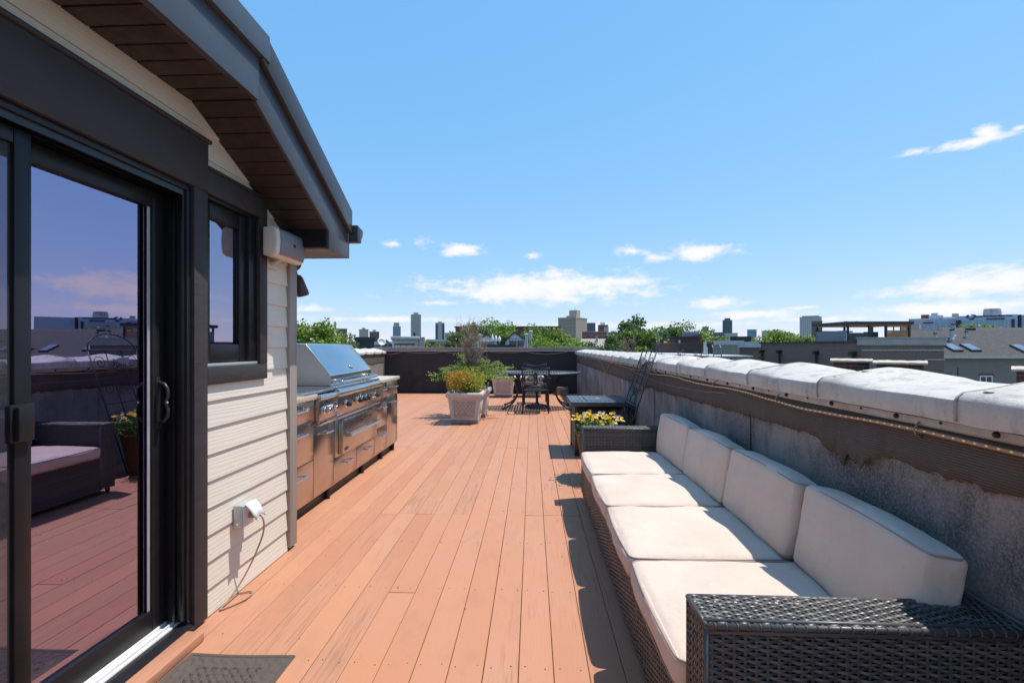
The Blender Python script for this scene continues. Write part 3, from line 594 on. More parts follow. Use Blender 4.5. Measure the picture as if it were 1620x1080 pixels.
# pull handle on the stile
hp = [(HX-.082,1.975,.955),(HX-.052,1.972,.965),(HX-.036,1.97,.985),(HX-.034,1.97,1.015),(HX-.046,1.97,1.045),(HX-.034,1.97,1.075),(HX-.036,1.97,1.105),(HX-.052,1.972,1.125),(HX-.082,1.975,1.132)]
MB().tube(hp, [.008,.008,.007,.007,.006,.007,.007,.008,.008], 8).build('handle', 'black_plastic', rs, smooth=True)
MB().box(HX-.083, HX-.078, 1.962, 1.988, .93, 1.155).build('handle_plate', 'black_plastic', rs, bevel=.002)
MB().lathe([(.006,0),(.006,.012),(.003,.014)], 8, (HX-.046, 1.97, 1.045), 'x').build('lock_button', 'chrome', rs, smooth=True)
sc = sash(HX-.052, HX-.026, .46, 1.408, .068, 1.958, .05, .05, .07, .05, 'g', 'screen_panel', 'screen')
mp_ = MB(); mp_.box(HX-.0255, HX-.006, 1.330, 1.400, .998, 1.112); mp_.build('latch', 'frame_dark', sc, bevel=.003); MB().box(HX-.0058, HX+.012, 1.338, 1.352, 1.004, 1.106).build('latch_grip', 'frame_dark', sc, bevel=.003)
ls = sash(HX-.148, HX-.126, .46, 1.06, .068, 1.958, .07, .062, .085, .07, 'g', 'door_panel', 'door_glass')
# step board in front of the threshold
tag(MB().box(-1.515, -1.437, .3, 1.992, .0015, .041).build('step_board', 'deck_paint', bevel=.004), 'salmon painted step board along the foot of the glass door', 'board')
# window
Wd = empty('window', H)
for (y0, y1, z0, z1) in [(2.137,2.632,2.012,2.124),(2.137,2.632,1.106,1.190),(2.560,2.632,1.1905,2.0115)]:
    MB().box(HX+.002, HX+.0265, y0, y1, z0, z1).build('casing', 'trim', Wd, bevel=.003)
MB().box(HX+.002, HX+.036, 2.134, 2.637, 2.1245, 2.137).build('drip_cap', 'trim', Wd, bevel=.002)
m = MB(); m.box(HX-.14, HX-.052, 2.136, 2.1395, 1.191, 1.99); m.box(HX-.14, HX+.004, 2.49, 2.5595, 1.207, 1.9945); m.box(HX-.14, HX+.008, 2.140, 2.5595, 1.995, 2.011); m.build('frame', 'frame_dark', Wd, bevel=.002)
MB().box(HX-.14, HX+.012, 2.140, 2.5595, 1.191, 1.206).build('sill', 'outlet_grey', Wd, bevel=.002)
sa = MB(); X0, X1 = HX-.050, HX-.012
sa.box(X0, X1, 2.140, 2.205, 1.210, 1.992); sa.box(X0, X1, 2.432, 2.490, 1.210, 1.992); sa.box(X0+.001, X1-.001, 2.205, 2.432, 1.210, 1.300); sa.box(X0+.001, X1-.001, 2.205, 2.432, 1.912, 1.992); sa.build('sash', 'frame_dark', Wd, bevel=.004)
MB().quad((HX-.031,2.205,1.300),(HX-.031,2.432,1.300),(HX-.031,2.432,1.912),(HX-.031,2.205,1.912)).build('pane', 'window_glass', Wd)

# ------------------------------------------------------------------ fixtures on the house
t = thing('wall_speaker', 'cream and grey outdoor loudspeaker high on the clapboard beside the small window', 'speaker', (HX+.07, 2.64, 1.86))
m = MB(); m.prism([(HX+.045,1.800),(HX+.100,1.790),(HX+.128,1.810),(HX+.134,1.88),(HX+.128,1.948),(HX+.100,1.965),(HX+.045,1.958)], 'y', 2.545, 2.862); m.build('body', 'speaker_cream', t, bevel=.012, seg=3)
m = MB(); n = 10; vs = []
for a in range(n+1):
    for b in range(7):
        u, v = a/n*2-1, b/6*2-1; vs.append((HX+.145-.006*u*u*abs(u)-.010*v*v, 2.712+.135*u, 1.879+.072*v))
m.add(vs, [(a*7+b, (a+1)*7+b, (a+1)*7+b+1, a*7+b+1) for a in range(n) for b in range(6)]); gr = m.build('grille', 'speaker_grille', t, smooth=True); gr.modifiers.new('t', 'SOLIDIFY').thickness = .006
MB().box(HX+.143, HX+.1475, 2.700, 2.720, 1.872, 1.888).build('badge', 'black_plastic', t)
MB().tube([(HX+.008,2.68,1.775),(HX+.04,2.68,1.778),(HX+.08,2.68,1.797)], .014, 8).build('bracket', 'speaker_cream', t, smooth=True)
MB().box(HX+.010, HX+.018, 2.63, 2.75, 1.745, 1.80).build('wall_plate', 'speaker_cream', t, bevel=.002)
t = thing('spotlight', 'dark brown bullet spotlight on the far side of the corner board below the eave', 'lamp', (HX+.02, 3.05, 1.70))
m = MB(); pr = [(.010,.075),(.024,.070),(.034,.050),(.037,.0),(.040,-.05),(.037,-.066),(.030,-.068),(.028,-.05)]; vs = []
m.lathe(pr, 16, (0,0,0)); rot = Matrix.Rotation(radians(-16), 3, 'Y')@Matrix.Rotation(radians(8), 3, 'X'); m.v = [tuple(rot@Vector(v)+Vector((HX+.004, 3.055, 1.690))) for v in m.v]
m.build('head', 'brown_metal', t, smooth='auto')
MB().tube([(HX-.010,3.045,1.755),(HX-.015,3.03,1.777),(HX-.022,3.01,1.778),(HX-.03,2.99,1.768)], .010, 8).build('arm', 'brown_metal', t, smooth=True)
MB().lathe([(.045,0),(.045,.02),(.02,.03)], 16, (HX-.03, 2.980, 1.765), 'y').build('mount', 'black_plastic', t, smooth='auto')
t = thing('junction_box', 'round black junction box under the eave behind the loudspeaker', 'electrical box', (HX+.01, 3.02, 1.84))
MB().lathe([(.055,0),(.055,.035),(.045,.05),(.02,.055)], 18, (HX-.02, 2.980, 1.835), 'y').build('cover', 'black_plastic', t, smooth='auto'); MB().lathe([(.03,0),(.03,.02)], 14, (HX-.02, 2.976, 1.835), 'y').build('backplate', 'black_plastic', t)
t = thing('outlet_box', 'grey weatherproof outlet box with white flap lifted low on the clapboard', 'outlet', (HX+.03, 2.40, .42))
m = MB(); m.box(HX+.012, HX+.062, 2.342, 2.446, .352, .470); m.build('box', 'outlet_grey', t, bevel=.005)
MB().box(HX+.062, HX+.066, 2.346, 2.442, .356, .466).build('face_plate', 'outlet_white', t, bevel=.001)
rot = Matrix.Rotation(radians(62), 3, 'Y'); m = MB(); n = 8; vs = []
for a in range(n+1):
    for b in range(5):
        u, v = a/n*2-1, b/4; vs.append(tuple(Vector((HX+.068+.060*v*(.95), 2.394+.046*u*(1-.18*v*v), .474-.022*v-.040*v*v-.020*(u*u)*v))))
fl = m.add(vs, [(a*5+b, (a+1)*5+b, (a+1)*5+b+1, a*5+b+1) for a in range(n) for b in range(4)]).build('flap', 'outlet_white', t, smooth=True); fl.modifiers.new('t', 'SOLIDIFY').thickness = .006
MB().lathe([(.006,0),(.006,.002)], 10, (HX+.035, 2.3405, .375), 'y').build('screw', 'chrome', t)
MB().lathe([(.017,0),(.017,.022),(.012,.034),(.006,.042)], 12, (HX+.066, 2.40, .405), 'x').build('plug', 'cord_tan', t, smooth='auto')
cp = [(HX+.105,2.40,.405),(HX+.125,2.405,.395),(HX+.132,2.415,.36),(HX+.125,2.42,.30),(HX+.10,2.41,.22),(HX+.07,2.38,.13),(HX+.045,2.33,.06),(HX+.03,2.27,.018),(HX+.028,2.22,.009),(HX+.045,2.23,.008),(HX+.09,2.30,.008),(HX+.10,2.36,.008),(HX+.075,2.39,.008),(HX+.03,2.37,.008)]
def spline(pts, n=6):
    P = [Vector(p) for p in pts]; out = []
    for i in range(len(P)-1):
        p0, p1, p2, p3 = P[max(i-1,0)], P[i], P[i+1], P[min(i+2,len(P)-1)]
        for k in range(n):
            u = k/n; out.append(.5*((2*p1)+(p2-p0)*u+(2*p0-5*p1+4*p2-p3)*u*u+(3*p1-p0-3*p2+p3)*u**3))
    return out+[P[-1]]
tag(MB().tube(spline(cp), .0042, 7).build('power_cord', 'cord_tan', smooth=True), 'tan power cord hanging from the wall outlet to the deck', 'cord')

# ------------------------------------------------------------------ doormat
def doormat():
    x0, x1, y0, y1 = -1.432, -.985, 1.12, 1.905
    n, q = 90, 158; vs = []
    def hgt(u, v):     # metres from the mat's corner
        du = min(u, .447-u); dv = min(v, .785-v); e = min(du, dv)
        if e < .018: return .0045
        if e < .026: return .0018
        if e < .085:
            s_ = sin((u+v)*95)*sin((u-v)*80)+.7*sin(u*140+3*sin(v*60)); return .006 if s_ > .25 else .0035
        if e < .094: return .0018
        a, b = (u+v)/.034, (u-v)/.034; c_ = (int(a//1)+int(b//1)) % 2; fa, fb = a % 1, b % 1
        edge = min(fa, 1-fa, fb, 1-fb); return .0068 if (edge > .12 and c_) else (.0052 if edge > .12 else .002)
    for a in range(n+1):
        for b in range(q+1):
            u, v = .447*a/n, .785*b/q; zz = .002+hgt(u, v)*1.5
            if a in (0, n) or b in (0, q): zz = .0012
            yy = y0+v; 
            vs.append((x0+u+.004*nz((v*4,0,0),1), yy+.010*(u/.447)*0-.006*sin(u*9), zz+.001*nz((u*6,v*6,0),1)))
    o = MB().add(vs, [(a*(q+1)+b, (a+1)*(q+1)+b, (a+1)*(q+1)+b+1, a*(q+1)+b+1) for a in range(n) for b in range(q)]).build('doormat', 'mat_rubber', smooth='auto')
    tag(o, 'dark brown embossed doormat in front of the sliding door', 'doormat')
doormat()

# ------------------------------------------------------------------ outdoor kitchen
CX = -1.70
K = thing('outdoor_kitchen', 'stainless steel outdoor kitchen run of cabinets and drawers with tan granite counter', 'kitchen cabinet', (CX-.33, 4.4, 0))
MB().box(CX-.66, CX-.012, 3.02, 5.838, .095, .8745).build('carcass', 'steel_dull', K)
MB().box(CX-.62, CX-.055, 3.02, 5.80, .002, .094).build('toe_kick', 'toe_black', K)
for yy in (3.2, 3.9, 4.7, 5.3, 5.75): MB().lathe([(.02,0),(.02,.09)], 10, (CX-.035, yy, .002)).build('foot', 'toe_black', K)
def handle(par, y0, y1, z, x=CX):
    m = MB(); m.tube([(x+.045,y0-.012,z),(x+.045,y1+.012,z)], .0075, 10)
    for yy in (y0+.004, y1-.004): m.tube([(x+.002,yy,z),(x+.044,yy,z)], .0075, 8)
    m.build('handle', 'chrome', par, smooth='auto')
def front(kind, y0, y1, z0, z1, hz=None, hw=.13):
    o = MB().box(CX-.010, CX, y0+.002, y1-.002, z0, z1).build(kind, 'steel', K, bevel=.002)
    yc = (y0+y1)/2; handle(o, yc-hw/2, yc+hw/2, hz if hz else z1-.06); return o
for z0, z1 in ((.108,.406),(.410,.712),(.717,.868)): front('drawer', 3.03, 3.568, z0, z1, z1-.055 if z1 > .8 else z1-.075, .16)
front('door', 3.572, 3.936, .108, .655, .59)
front('drawer', 3.940, 4.458, .108, .318, .25); front('drawer', 4.462, 4.978, .108, .318, .25)
front('drawer', 4.982, 5.402, .700, .868, .80); front('drawer', 4.982, 5.402, .385, .696, .60); front('drawer', 4.982, 5.402, .108, .381, .30)
front('drawer', 5.406, 5.836, .700, .868, .80); front('door', 5.406, 5.836, .108, .696, .62)
for y0, y1 in ((3.0, 3.60), (5.062, 5.865)):
    MB().box(CX-.68, CX+.022, y0, y1, .8755, .915).build('counter_slab', 'granite', K, bevel=.006)
# grill head
G = thing('gas_grill', 'built-in stainless gas grill with closed sloping hood and round bar handle', 'grill', (CX-.3, 4.5, .66))
body = MB().box(CX-.62, CX+.030, 3.945, 5.058, .6985, .925).build('control_panel', 'steel', G, bevel=.004)
MB().prism([(CX+.032,.850),(CX+.058,.858),(CX+.062,.890),(CX+.050,.916),(CX+.032,.926)], 'y', 3.940, 5.063).build('bullnose', 'steel_hood', G, bevel=.004)
MB().box(CX+.005, CX+.036, 3.945, 5.058, .665, .6975).build('drip_tray_front', 'steel_hood', G, bevel=.003)
MB().box(CX-.62, CX+.028, 3.94, 5.06, .9265, .940).build('firebox_rim', 'steel_hood', G, bevel=.003)
prof = [(CX-.02,.942),(CX-.055,1.035),(CX-.275,1.305),(CX-.60,1.318),(CX-.60,.942)]
prof = [(CX-.055,.942),(CX-.055,1.040),(CX-.275,1.308),(CX-.60,1.318),(CX-.60,.942)]
hood = MB().prism(prof, 'y', 4.005, 5.03).build('hood', 'steel_hood', G, bevel=.007, seg=3)
m = MB(); m.tube(spline([(CX-.053,4.08,.985),(CX-.01,4.075,.980),(CX+.022,4.085,.975),(CX+.032,4.13,.974),(CX+.032,4.55,.974),(CX+.032,4.92,.974),(CX+.022,4.965,.975),(CX-.01,4.975,.980),(CX-.053,4.97,.985)], 6), .0135, 12); m.build('hood_handle', 'chrome', hood, smooth=True)
nr = Vector((.775,0,.632)); rot = Matrix(((.632,0,.775),(0,1,0),(-.775,0,.632)))
m = MB(); m.lathe([(.001,.014),(.020,.013),(.030,.008),(.036,0)], 20); m.v = [tuple(rot@Vector((v[0]*.75,v[1]*1.15,v[2]))+Vector((CX-.095, 4.56, 1.092))) for v in m.v]; m.build('thermometer', 'chrome', hood, smooth=True)
for yy in (4.13, 4.41, 4.52, 4.63, 4.90):
    kb = MB().lathe([(.036,0),(.036,.008),(.030,.012),(.028,.014)], 20, (CX+.030, yy, .775), 'x').build('knob', 'chrome', G, smooth='auto')
    if yy in (4.41,): pass
    MB().lathe([(.023,0),(.024,.028),(.021,.034),(.01,.035)], 14, (CX+.044, yy, .775), 'x').build('grip', 'black_plastic', kb, smooth='auto')
MB().lathe([(.010,0),(.010,.012),(.006,.016)], 10, (CX+.030, 4.46, .83), 'x').build('igniter', 'chrome', G, smooth='auto')
# side burner
SB = thing('side_burner', 'stainless side burner with flat lid and two large knobs left of the grill', 'burner', (CX-.3, 3.76, .66))
MB().box(CX-.60, CX+.030, 3.605, 3.940, .7005, .900).build('control_panel', 'steel', SB, bevel=.004)
MB().prism([(CX+.030,.860),(CX+.052,.866),(CX+.058,.885),(CX+.048,.905),(CX+.02,.908),(CX+.0,.902)], 'y', 3.585, 3.939).build('bullnose', 'steel_hood', SB, bevel=.003)
MB().box(CX+.005, CX+.034, 3.60, 3.938, .662, .6985).build('drip_tray_front', 'steel_hood', SB, bevel=.003)
lid = MB().box(CX-.60, CX+.010, 3.40, 3.935, .9160, .938).build('lid', 'steel_hood', SB, bevel=.006)
MB().tube([(CX-.20,3.405,.937),(CX-.20,3.405,.985),(CX-.36,3.405,.985),(CX-.36,3.405,.937)], .008, 8).build('lid_handle', 'chrome', lid, smooth=True)
for yy, zz in ((3.70,.775),(3.83,.775)):
    kb = MB().lathe([(.036,0),(.036,.008),(.030,.012),(.028,.014)], 20, (CX+.030, yy, zz), 'x').build('knob', 'chrome', SB, smooth='auto')
    MB().lathe([(.026,0),(.027,.032),(.023,.038),(.01,.039)], 14, (CX+.044, yy, zz), 'x').build('grip', 'steel_hood', kb, smooth='auto')
MB().tube([(CX+.030,3.72,.842),(CX+.052,3.745,.846),(CX+.030,3.79,.842)], .006, 8).build('igniter', 'black_plastic', SB, smooth=True)
# warming drawer
OV = thing('warming_drawer', 'stainless warming drawer with vent slots and long bar handle under the grill', 'oven', (CX-.2, 4.46, .33))
MB().box(CX-.3, CX+.006, 3.965, 4.955, .325, .658).build('frame', 'steel_dull', OV, bevel=.003)
dr = MB().box(CX+.008, CX+.050, 4.02, 4.915, .345, .640).build('drawer_front', 'steel', OV, bevel=.004)
m = MB(); m.tube([(CX+.100,4.06,.505),(CX+.100,4.88,.505)], .013, 12)
for yy in (4.10, 4.84): m.prism([(CX+.051,.485),(CX+.098,.492),(CX+.098,.518),(CX+.051,.525)], 'y', yy-.012, yy+.012)
m.build('handle', 'chrome', dr, smooth='auto')
for i in range(5):
    if i == 2: continue
    MB().box(CX+.0495, CX+.0515, 4.20+.12*i, 4.27+.12*i, .585, .597).build('vent_slot', 'track_black', dr)
MB().lathe([(.014,0),(.014,.008),(.008,.010)], 12, (CX+.050, 4.475, .588), 'x').build('dial', 'black_plastic', dr, smooth='auto')
MB().box(CX+.0495, CX+.0518, 4.05, 4.13, .372, .398).build('badge', 'track_black', dr)
for i in range(8): MB().box(CX+.010, CX+.046, 4.05+.105*i, 4.13+.105*i, .641, .646).build('top_vent', 'steel_hood', dr)

# ------------------------------------------------------------------ wicker sofa
def weave(m, o, u, v, nrm, W_, H_, pu=.027, pv=.0098, amp=.0042, phase=0):
    o, u, v, nrm = Vector(o), Vector(u), Vector(v), Vector(nrm)
    rows = max(2, round(H_/pv)); pv = H_/rows; nst = max(2, round(W_/pu)); pu = W_/nst; seg = 4
    flip = u.cross(v).dot(nrm) < 0
    for j in range(rows):
        vs = []; n = nst*seg
        for i in range(n+1):
            s_ = i/seg; h = sin(pi*s_+pi*((j+phase) % 2)); h = math.copysign(abs(h)**.7, h)*amp; x_ = W_*i/n
            jit = .0011*nz((i*.23, j*3.1, W_), 1); h *= .8+.35*nz((i*.13, j*2.3, 4), 1)
            for (dv, dn) in ((-.42,-.0018),(0,.0018),(.42,-.0018)):
                vs.append(o+u*x_+v*((j+.5+dv)*pv+jit)+nrm*(h+dn))
        fs = []
        for i in range(n):
            for q in range(2):
                f = (i*3+q, (i+1)*3+q, (i+1)*3+q+1, i*3+q+1); fs.append(f[::-1] if flip else f)
        m.add(vs, fs)
    for i in range(nst):
        xc = (i+.5)*pu-.5*pu+ pu*.5
        for e in (0,):
            vs = []
            for j in range(rows+1):
                for dx in (-.0036, .0036): vs.append(o+u*((i+.5)*pu+dx)+v*(j*pv)+nrm*.0004)
            m.add(vs, [((j*2, j*2+1, j*2+3, j*2+2) if not flip else (j*2, j*2+2, j*2+3, j*2+1)) for j in range(rows)])
def edge_roll(m, a, b, r=.007): m.tube([a, Vector(a).lerp(Vector(b), .5), b], r, 8)
SX0, SX1, BT = .425, 1.200, .075
def sofa_module(y0, y1, arm, label):
    t = thing('sofa_module', label, 'sofa', ((SX0+SX1)/2, (y0+y1)/2, 0), 0, 'wicker sofa modules')
    ya, yb = (y0+.135 if arm < 0 else y0)+.004, (y1-.135 if arm > 0 else y1)-.004
    # seat box
    c = MB().box(SX0+.012, SX1-BT-.004, ya+.012, yb-.012, .055, .315).build('seat_box', 'wicker_core', t)
    m = MB(); weave(m, (SX0,ya,.045), (0,1,0), (0,0,1), (-1,0,0), yb-ya, .285)
    m.build('front_weave', 'wicker', t, smooth=True)
    m = MB(); edge_roll(m, (SX0+.004,ya,.332), (SX0+.004,yb,.332)); edge_roll(m, (SX0+.004,ya+.006,.04), (SX0+.004,ya+.006,.332), .006); edge_roll(m, (SX0+.004,yb-.006,.04), (SX0+.004,yb-.006,.332), .006); edge_roll(m, (SX0+.004,ya,.042), (SX0+.004,yb,.042), .006)
    m.build('front_edging', 'wicker', t, smooth=True)
    MB().box(SX0+.01, SX1-BT-.002, ya+.004, yb-.004, .316, .326).build('seat_deck', 'wicker_core', t)
    # backrest
    MB().box(SX1-BT+.010, SX1-.012, y0+.012, y1-.012, .055, .598).build('back_frame', 'wicker_core', t)
    m = MB(); weave(m, (SX1-BT-.002,ya,.33), (0,1,0), (0,0,1), (-1,0,0), yb-ya, .275); weave(m, (SX1-BT,y0,.612), (0,1,0), (1,0,0), (0,0,1), y1-y0, BT); weave(m, (SX1,y0,.045), (0,1,0), (0,0,1), (1,0,0), y1-y0, .56)
    m.build('back_weave', 'wicker', t, smooth=True)
    m = MB(); edge_roll(m, (SX1-BT+.002,ya,.610), (SX1-BT+.002,yb,.610)); edge_roll(m, (SX1-.004,y0,.610), (SX1-.004,y1,.610)); m.build('back_edging', 'wicker', t, smooth=True)
    if arm:
        a0, a1 = (y0, y0+.135) if arm < 0 else (y1-.135, y1)
        MB().box(SX0+.014, SX1-BT, a0+.014, a1-.014, .055, .596).build('arm_frame', 'wicker_core', t)
        m = MB()
        weave(m, (SX0,a0,.045), (1,0,0), (0,0,1), (0,-1,0), SX1-SX0, .56); weave(m, (SX0,a1,.045), (1,0,0), (0,0,1), (0,1,0), SX1-SX0-BT, .56)
        weave(m, (SX0,a0,.612), (1,0,0), (0,1,0), (0,0,1), SX1-SX0-BT-.004, .135, phase=1); weave(m, (SX0,a0,.045), (0,1,0), (0,0,1), (-1,0,0), a1-a0, .56, pu=.027)
        m.build('arm_weave', 'wicker', t, smooth=True)
        m = MB()
        for pa, pb in (((SX0,a0,.607),(SX1,a0,.607)),((SX0,a1,.607),(SX1-BT,a1,.607)),((SX0,a0,.607),(SX0,a1,.607)),((SX0+.002,a0+.002,.045),(SX0+.002,a0+.002,.607)),((SX0+.002,a1-.002,.045),(SX0+.002,a1-.002,.607))): edge_roll(m, pa, pb, .0075)
        for q in range(28):
            xq = SX0+.02+q*.027
            m.tube([(xq, a0+.0085*cos(k_*pi/4), .607+.0085*sin(k_*pi/4)) for k_ in range(8)], .0022, 4, closed=True)
        edge_roll(m, (SX0,a0-.001,.594), (SX1,a0-.001,.594), .0058); edge_roll(m, (SX0,a0+.014,.6125), (SX1-BT,a0+.014,.6125), .0055)
        m.build('arm_edging', 'wicker', t, smooth=True)
    for fx_ in (SX0+.035, SX1-.035):
        for fy in (y0+.03, y1-.03): MB().lathe([(.016,0),(.018,.05)], 10, (fx_, fy, .002)).build('foot', 'black_plastic', t)
YB = [1.163, 1.933, 2.569, 3.205, 4.02]
sofa_module(YB[0], YB[1], -1, 'nearest black wicker sofa module with its woven arm in the foreground')
sofa_module(YB[1], YB[2], 0, 'armless black wicker sofa module next to the nearest arm module')
sofa_module(YB[2], YB[3], 0, 'armless black wicker sofa module next to the far arm module')
sofa_module(YB[3], YB[4], 1, 'farthest black wicker sofa module, its arm beside the yellow flowers')
def cushion(name, w, d, h, label, loc, rot, seed, group, puff=.018, rad=.032, sag=0, stain=False):
    """w along y, d along x, h up (local); origin at its base centre"""
    n = 26; m = MB()
    bm = bmesh.new(); bmesh.ops.create_cube(bm, size=2)
    bmesh.ops.subdivide_edges(bm, edges=bm.edges[:], cuts=n-1, use_grid_fill=True)
    r_ = random.Random(seed)
    hx, hy, hz = d/2, w/2, h/2
    for v in bm.verts:
        p = v.co.copy(); q = Vector((p.x*hx, p.y*hy, p.z*hz))
        # rounded box
        inner = Vector((max(-hx+rad, min(hx-rad, q.x)), max(-hy+rad, min(hy-rad, q.y)), max(-hz+rad, min(hz-rad, q.z))))
        dl = q-inner
        if dl.length > 1e-9: q = inner+dl.normalized()*rad*min(1.0, dl.length/rad if max(abs(dl.x),abs(dl.y),abs(dl.z)) < rad*.999 else 1.0)
        q.z += puff*(1-p.x**2)*(1-p.y**2)*p.z; q.x += puff*.8*(1-p.y**2)*(1-p.z**2)*p.x; q.y += puff*.5*(1-p.x**2)*(1-p.z**2)*p.y
        e = max(abs(p.x), abs(p.y))
        wr = .0085*nz((q.x*5,q.y*5,q.z*5), 1, seed)-.0045*abs(nz((q.x*7+q.y*3,q.y*9,q.z*7), 1, seed+9))**.7*(.3+e)+.0030*nz((q.x*16,q.y*11,q.z*9), 1, seed+4)*(e**3)+.0018*nz((q.x*30,q.y*18,q.z*22), 1, seed+2)*e**4
        nn = v.normal if v.normal.length else Vector((0,0,1)); q += nn*wr
        if sag: q.z += -sag*abs(p.y)**2.2*max(0, p.z)*.6
        v.co = q+Vector((0,0,hz))
    me = bpy.data.meshes.new(name); bm.to_mesh(me); bm.free(); me.polygons.foreach_set('use_smooth', [True]*len(me.polygons))
    o = obj(name, me, 'cushion'); sub = o.modifiers.new('s', 'SUBSURF'); sub.levels = sub.render_levels = 1
    o.location = loc; o.rotation_euler = rot; tag(o, label, 'cushion', group)
    def ring(z, k):
        pts = []; rx, ry = hx-.010, hy-.010; c = rad*.9
        for (cx, cy, a0) in ((rx-c,ry-c,0),(-rx+c,ry-c,90),(-rx+c,-ry+c,180),(rx-c,-ry+c,270)):
            for q in range(5): a = radians(a0+q*22.5); pts.append((cx+c*cos(a)*1.0, cy+c*sin(a), z))
        out = []
        for i in range(len(pts)):
            A, B_ = Vector(pts[i]), Vector(pts[(i+1) % len(pts)]); nseg = max(1, int((B_-A).length/.06))
            for q in range(nseg):
                p = A.lerp(B_, q/nseg); px, py = p.x/hx, p.y/hy
                p.x += puff*.8*(1-min(1,py*py))*math.copysign(1, px)*.9*(1 if abs(px) > .9 else 0); p.y += puff*.5*(1-min(1,px*px))*math.copysign(1, py)*(1 if abs(py) > .9 else 0)
                p.z += (-sag*abs(py)**2.2*.6 if k > 0 and sag else 0)+.0025*nz((p.x*6,p.y*6,k), 1, seed); out.append(p)
        return out
    for z, k in ((h-rad*.34, 1), (rad*.34, 0)):
        pm = MB().tube(ring(z, k), .0034, 6, closed=True); obj('piping', pm.mesh('piping', smooth=True), 'piping', o)
    return o
seat_y = [(YB[0]+.138, YB[1]), (YB[1], YB[2]), (YB[2], YB[3]), (YB[3], YB[4]-.138)]
where = ['nearest the camera, beside the woven arm', 'second from the near arm', 'third from the near arm', 'farthest, against the far arm']
for i, (a, b) in enumerate(seat_y):
    cushion('seat_cushion', b-a-.006, .69, .105, 'cream sofa seat cushion '+where[i], (SX0+.322+random.uniform(-.006,.006), (a+b)/2, .327), (0, radians(-.6), random.uniform(-.006,.006)), 20+i, 'sofa seat cushions')
for i, (a, b) in enumerate([(YB[0]+.112, YB[1]-.02), (YB[1]-.015, YB[2]-.005), (YB[2]-.005, YB[3]+.0), (YB[3]+.01, YB[4]-.15)]):
    cushion('back_cushion', b-a-.012, .118, .325, 'cream sofa back cushion '+where[i].replace('beside the woven arm', 'slumped towards the woven arm'), (SX0+.636, (a+b)/2, .428), (0, radians(8+[2,1,0,-1][i]), radians([-3.5,-1,.5,1][i])), 40+i, 'sofa back cushions', puff=.015, rad=.024, sag=.014)

# ------------------------------------------------------------------ fire table
T = thing('fire_table', 'square dark slatted fire table with a lid, between the parapet and the flower pot', 'table', (.80, 5.83, 0))
fx0, fx1, fy0, fy1 = .452, 1.160, 5.46, 6.22
top = MB().box(fx0, fx1, fy0, fy1, .592, .618).build('table_top', 'table_top', T, bevel=.003)
for (a, b, c, d) in [(fx0,fx1,fy0,fy0+.03),(fx0,fx1,fy1-.03,fy1),(fx0,fx0+.03,fy0+.0305,fy1-.0305),(fx1-.03,fx1,fy0+.0305,fy1-.0305)]: MB().box(a, b, c, d, .6185, .640).build('rim', 'table_top', top, bevel=.002)
n = 12; w_ = (fx1-fx0-.062)/n
for i in range(n):
    a = fx0+.031+w_*i
    if i in (3,4,5,6,7,8):
        MB().box(a+.002, a+w_-.002, fy0+.032, fy0+.155, .6185, .639).build('slat', 'table_top', top, bevel=.0015); MB().box(a+.002, a+w_-.002, fy1-.155, fy1-.032, .6185, .639).build('slat', 'table_top', top, bevel=.0015)
    else: MB().box(a+.002, a+w_-.002, fy0+.032, fy1-.032, .6185, .639).build('slat', 'table_top', top, bevel=.0015)
lx0 = fx0+.031+w_*3
lid = MB().box(lx0+.006, lx0+w_*6-.006, fy0+.162, fy1-.162, .6185, .6415).build('lid', 'table_top', top, bevel=.002)
MB().box(lx0+w_*3-.022, lx0+w_*3+.022, 5.80, 5.835, .642, .648).build('lid_grip', 'planter', lid, bevel=.002)
for (lx, ly) in ((.50,5.52),(1.09,5.52),(.50,6.13),(1.09,6.13)): MB().box(lx, lx+.045, ly, ly+.045, .002, .5915).build('leg', 'cast_iron', T, bevel=.002)
MB().box(.56, 1.08, 5.545, 6.15, .03, .585).build('body', 'wicker_core', T)
m = MB(); weave(m, (.548,5.533,.04), (1,0,0), (0,0,1), (0,-1,0), .54, .50); weave(m, (.512,5.568,.04), (0,1,0), (0,0,1), (-1,0,0), .56, .50); m.build('side_weave', 'wicker', T, smooth=True)
cp_ = MB().box(.795, .905, 5.512, 5.526, .405, .535).build('control_plate', 'black_plastic', T, bevel=.003)
MB().lathe([(.018,0),(.018,-.014),(.012,-.022),(.004,-.023)], 16, (.842, 5.512, .478), 'y').build('knob', 'chrome', cp_, smooth='auto')

# ------------------------------------------------------------------ flower pot
def leaf_quad(m, c, size, r, up=.3, asp=1.6):
    d = Vector((r.gauss(0,1), r.gauss(0,1), r.gauss(0,1)+up)).normalized(); e = d.orthogonal().normalized()
    e = (e*cos(a_ := r.uniform(0, 2*pi))+d.cross(e)*sin(a_)).normalized(); f_ = d.cross(e); l = size*r.uniform(.7, 1.3); w = l/asp
    c = Vector(c); m.add([c-e*l*.5, c+f_*w*.5-d*l*.06, c+e*l*.5, c-f_*w*.5-d*l*.06], [(0,1,2,3)])
def bush_mesh(r, n, c, rad, size, shell=.55, up=.3, asp=1.6, lumps=7):
    m = MB(); c = Vector(c); L_ = [(Vector((r.gauss(0,1), r.gauss(0,1), r.gauss(.25,.8))).normalized(), r.uniform(.12,.45)) for _ in range(lumps)]
    for _ in range(n):
        d = Vector((r.gauss(0,1), r.gauss(0,1), r.gauss(.15,1))).normalized(); k = r.random()**(1-shell+.15)
        lump = .86+sum(a*max(0, d.dot(q))**12 for q, a in L_)
        leaf_quad(m, c+Vector((d.x*rad[0], d.y*rad[1], d.z*rad[2]))*k*lump, size, r, up, asp)
    return m
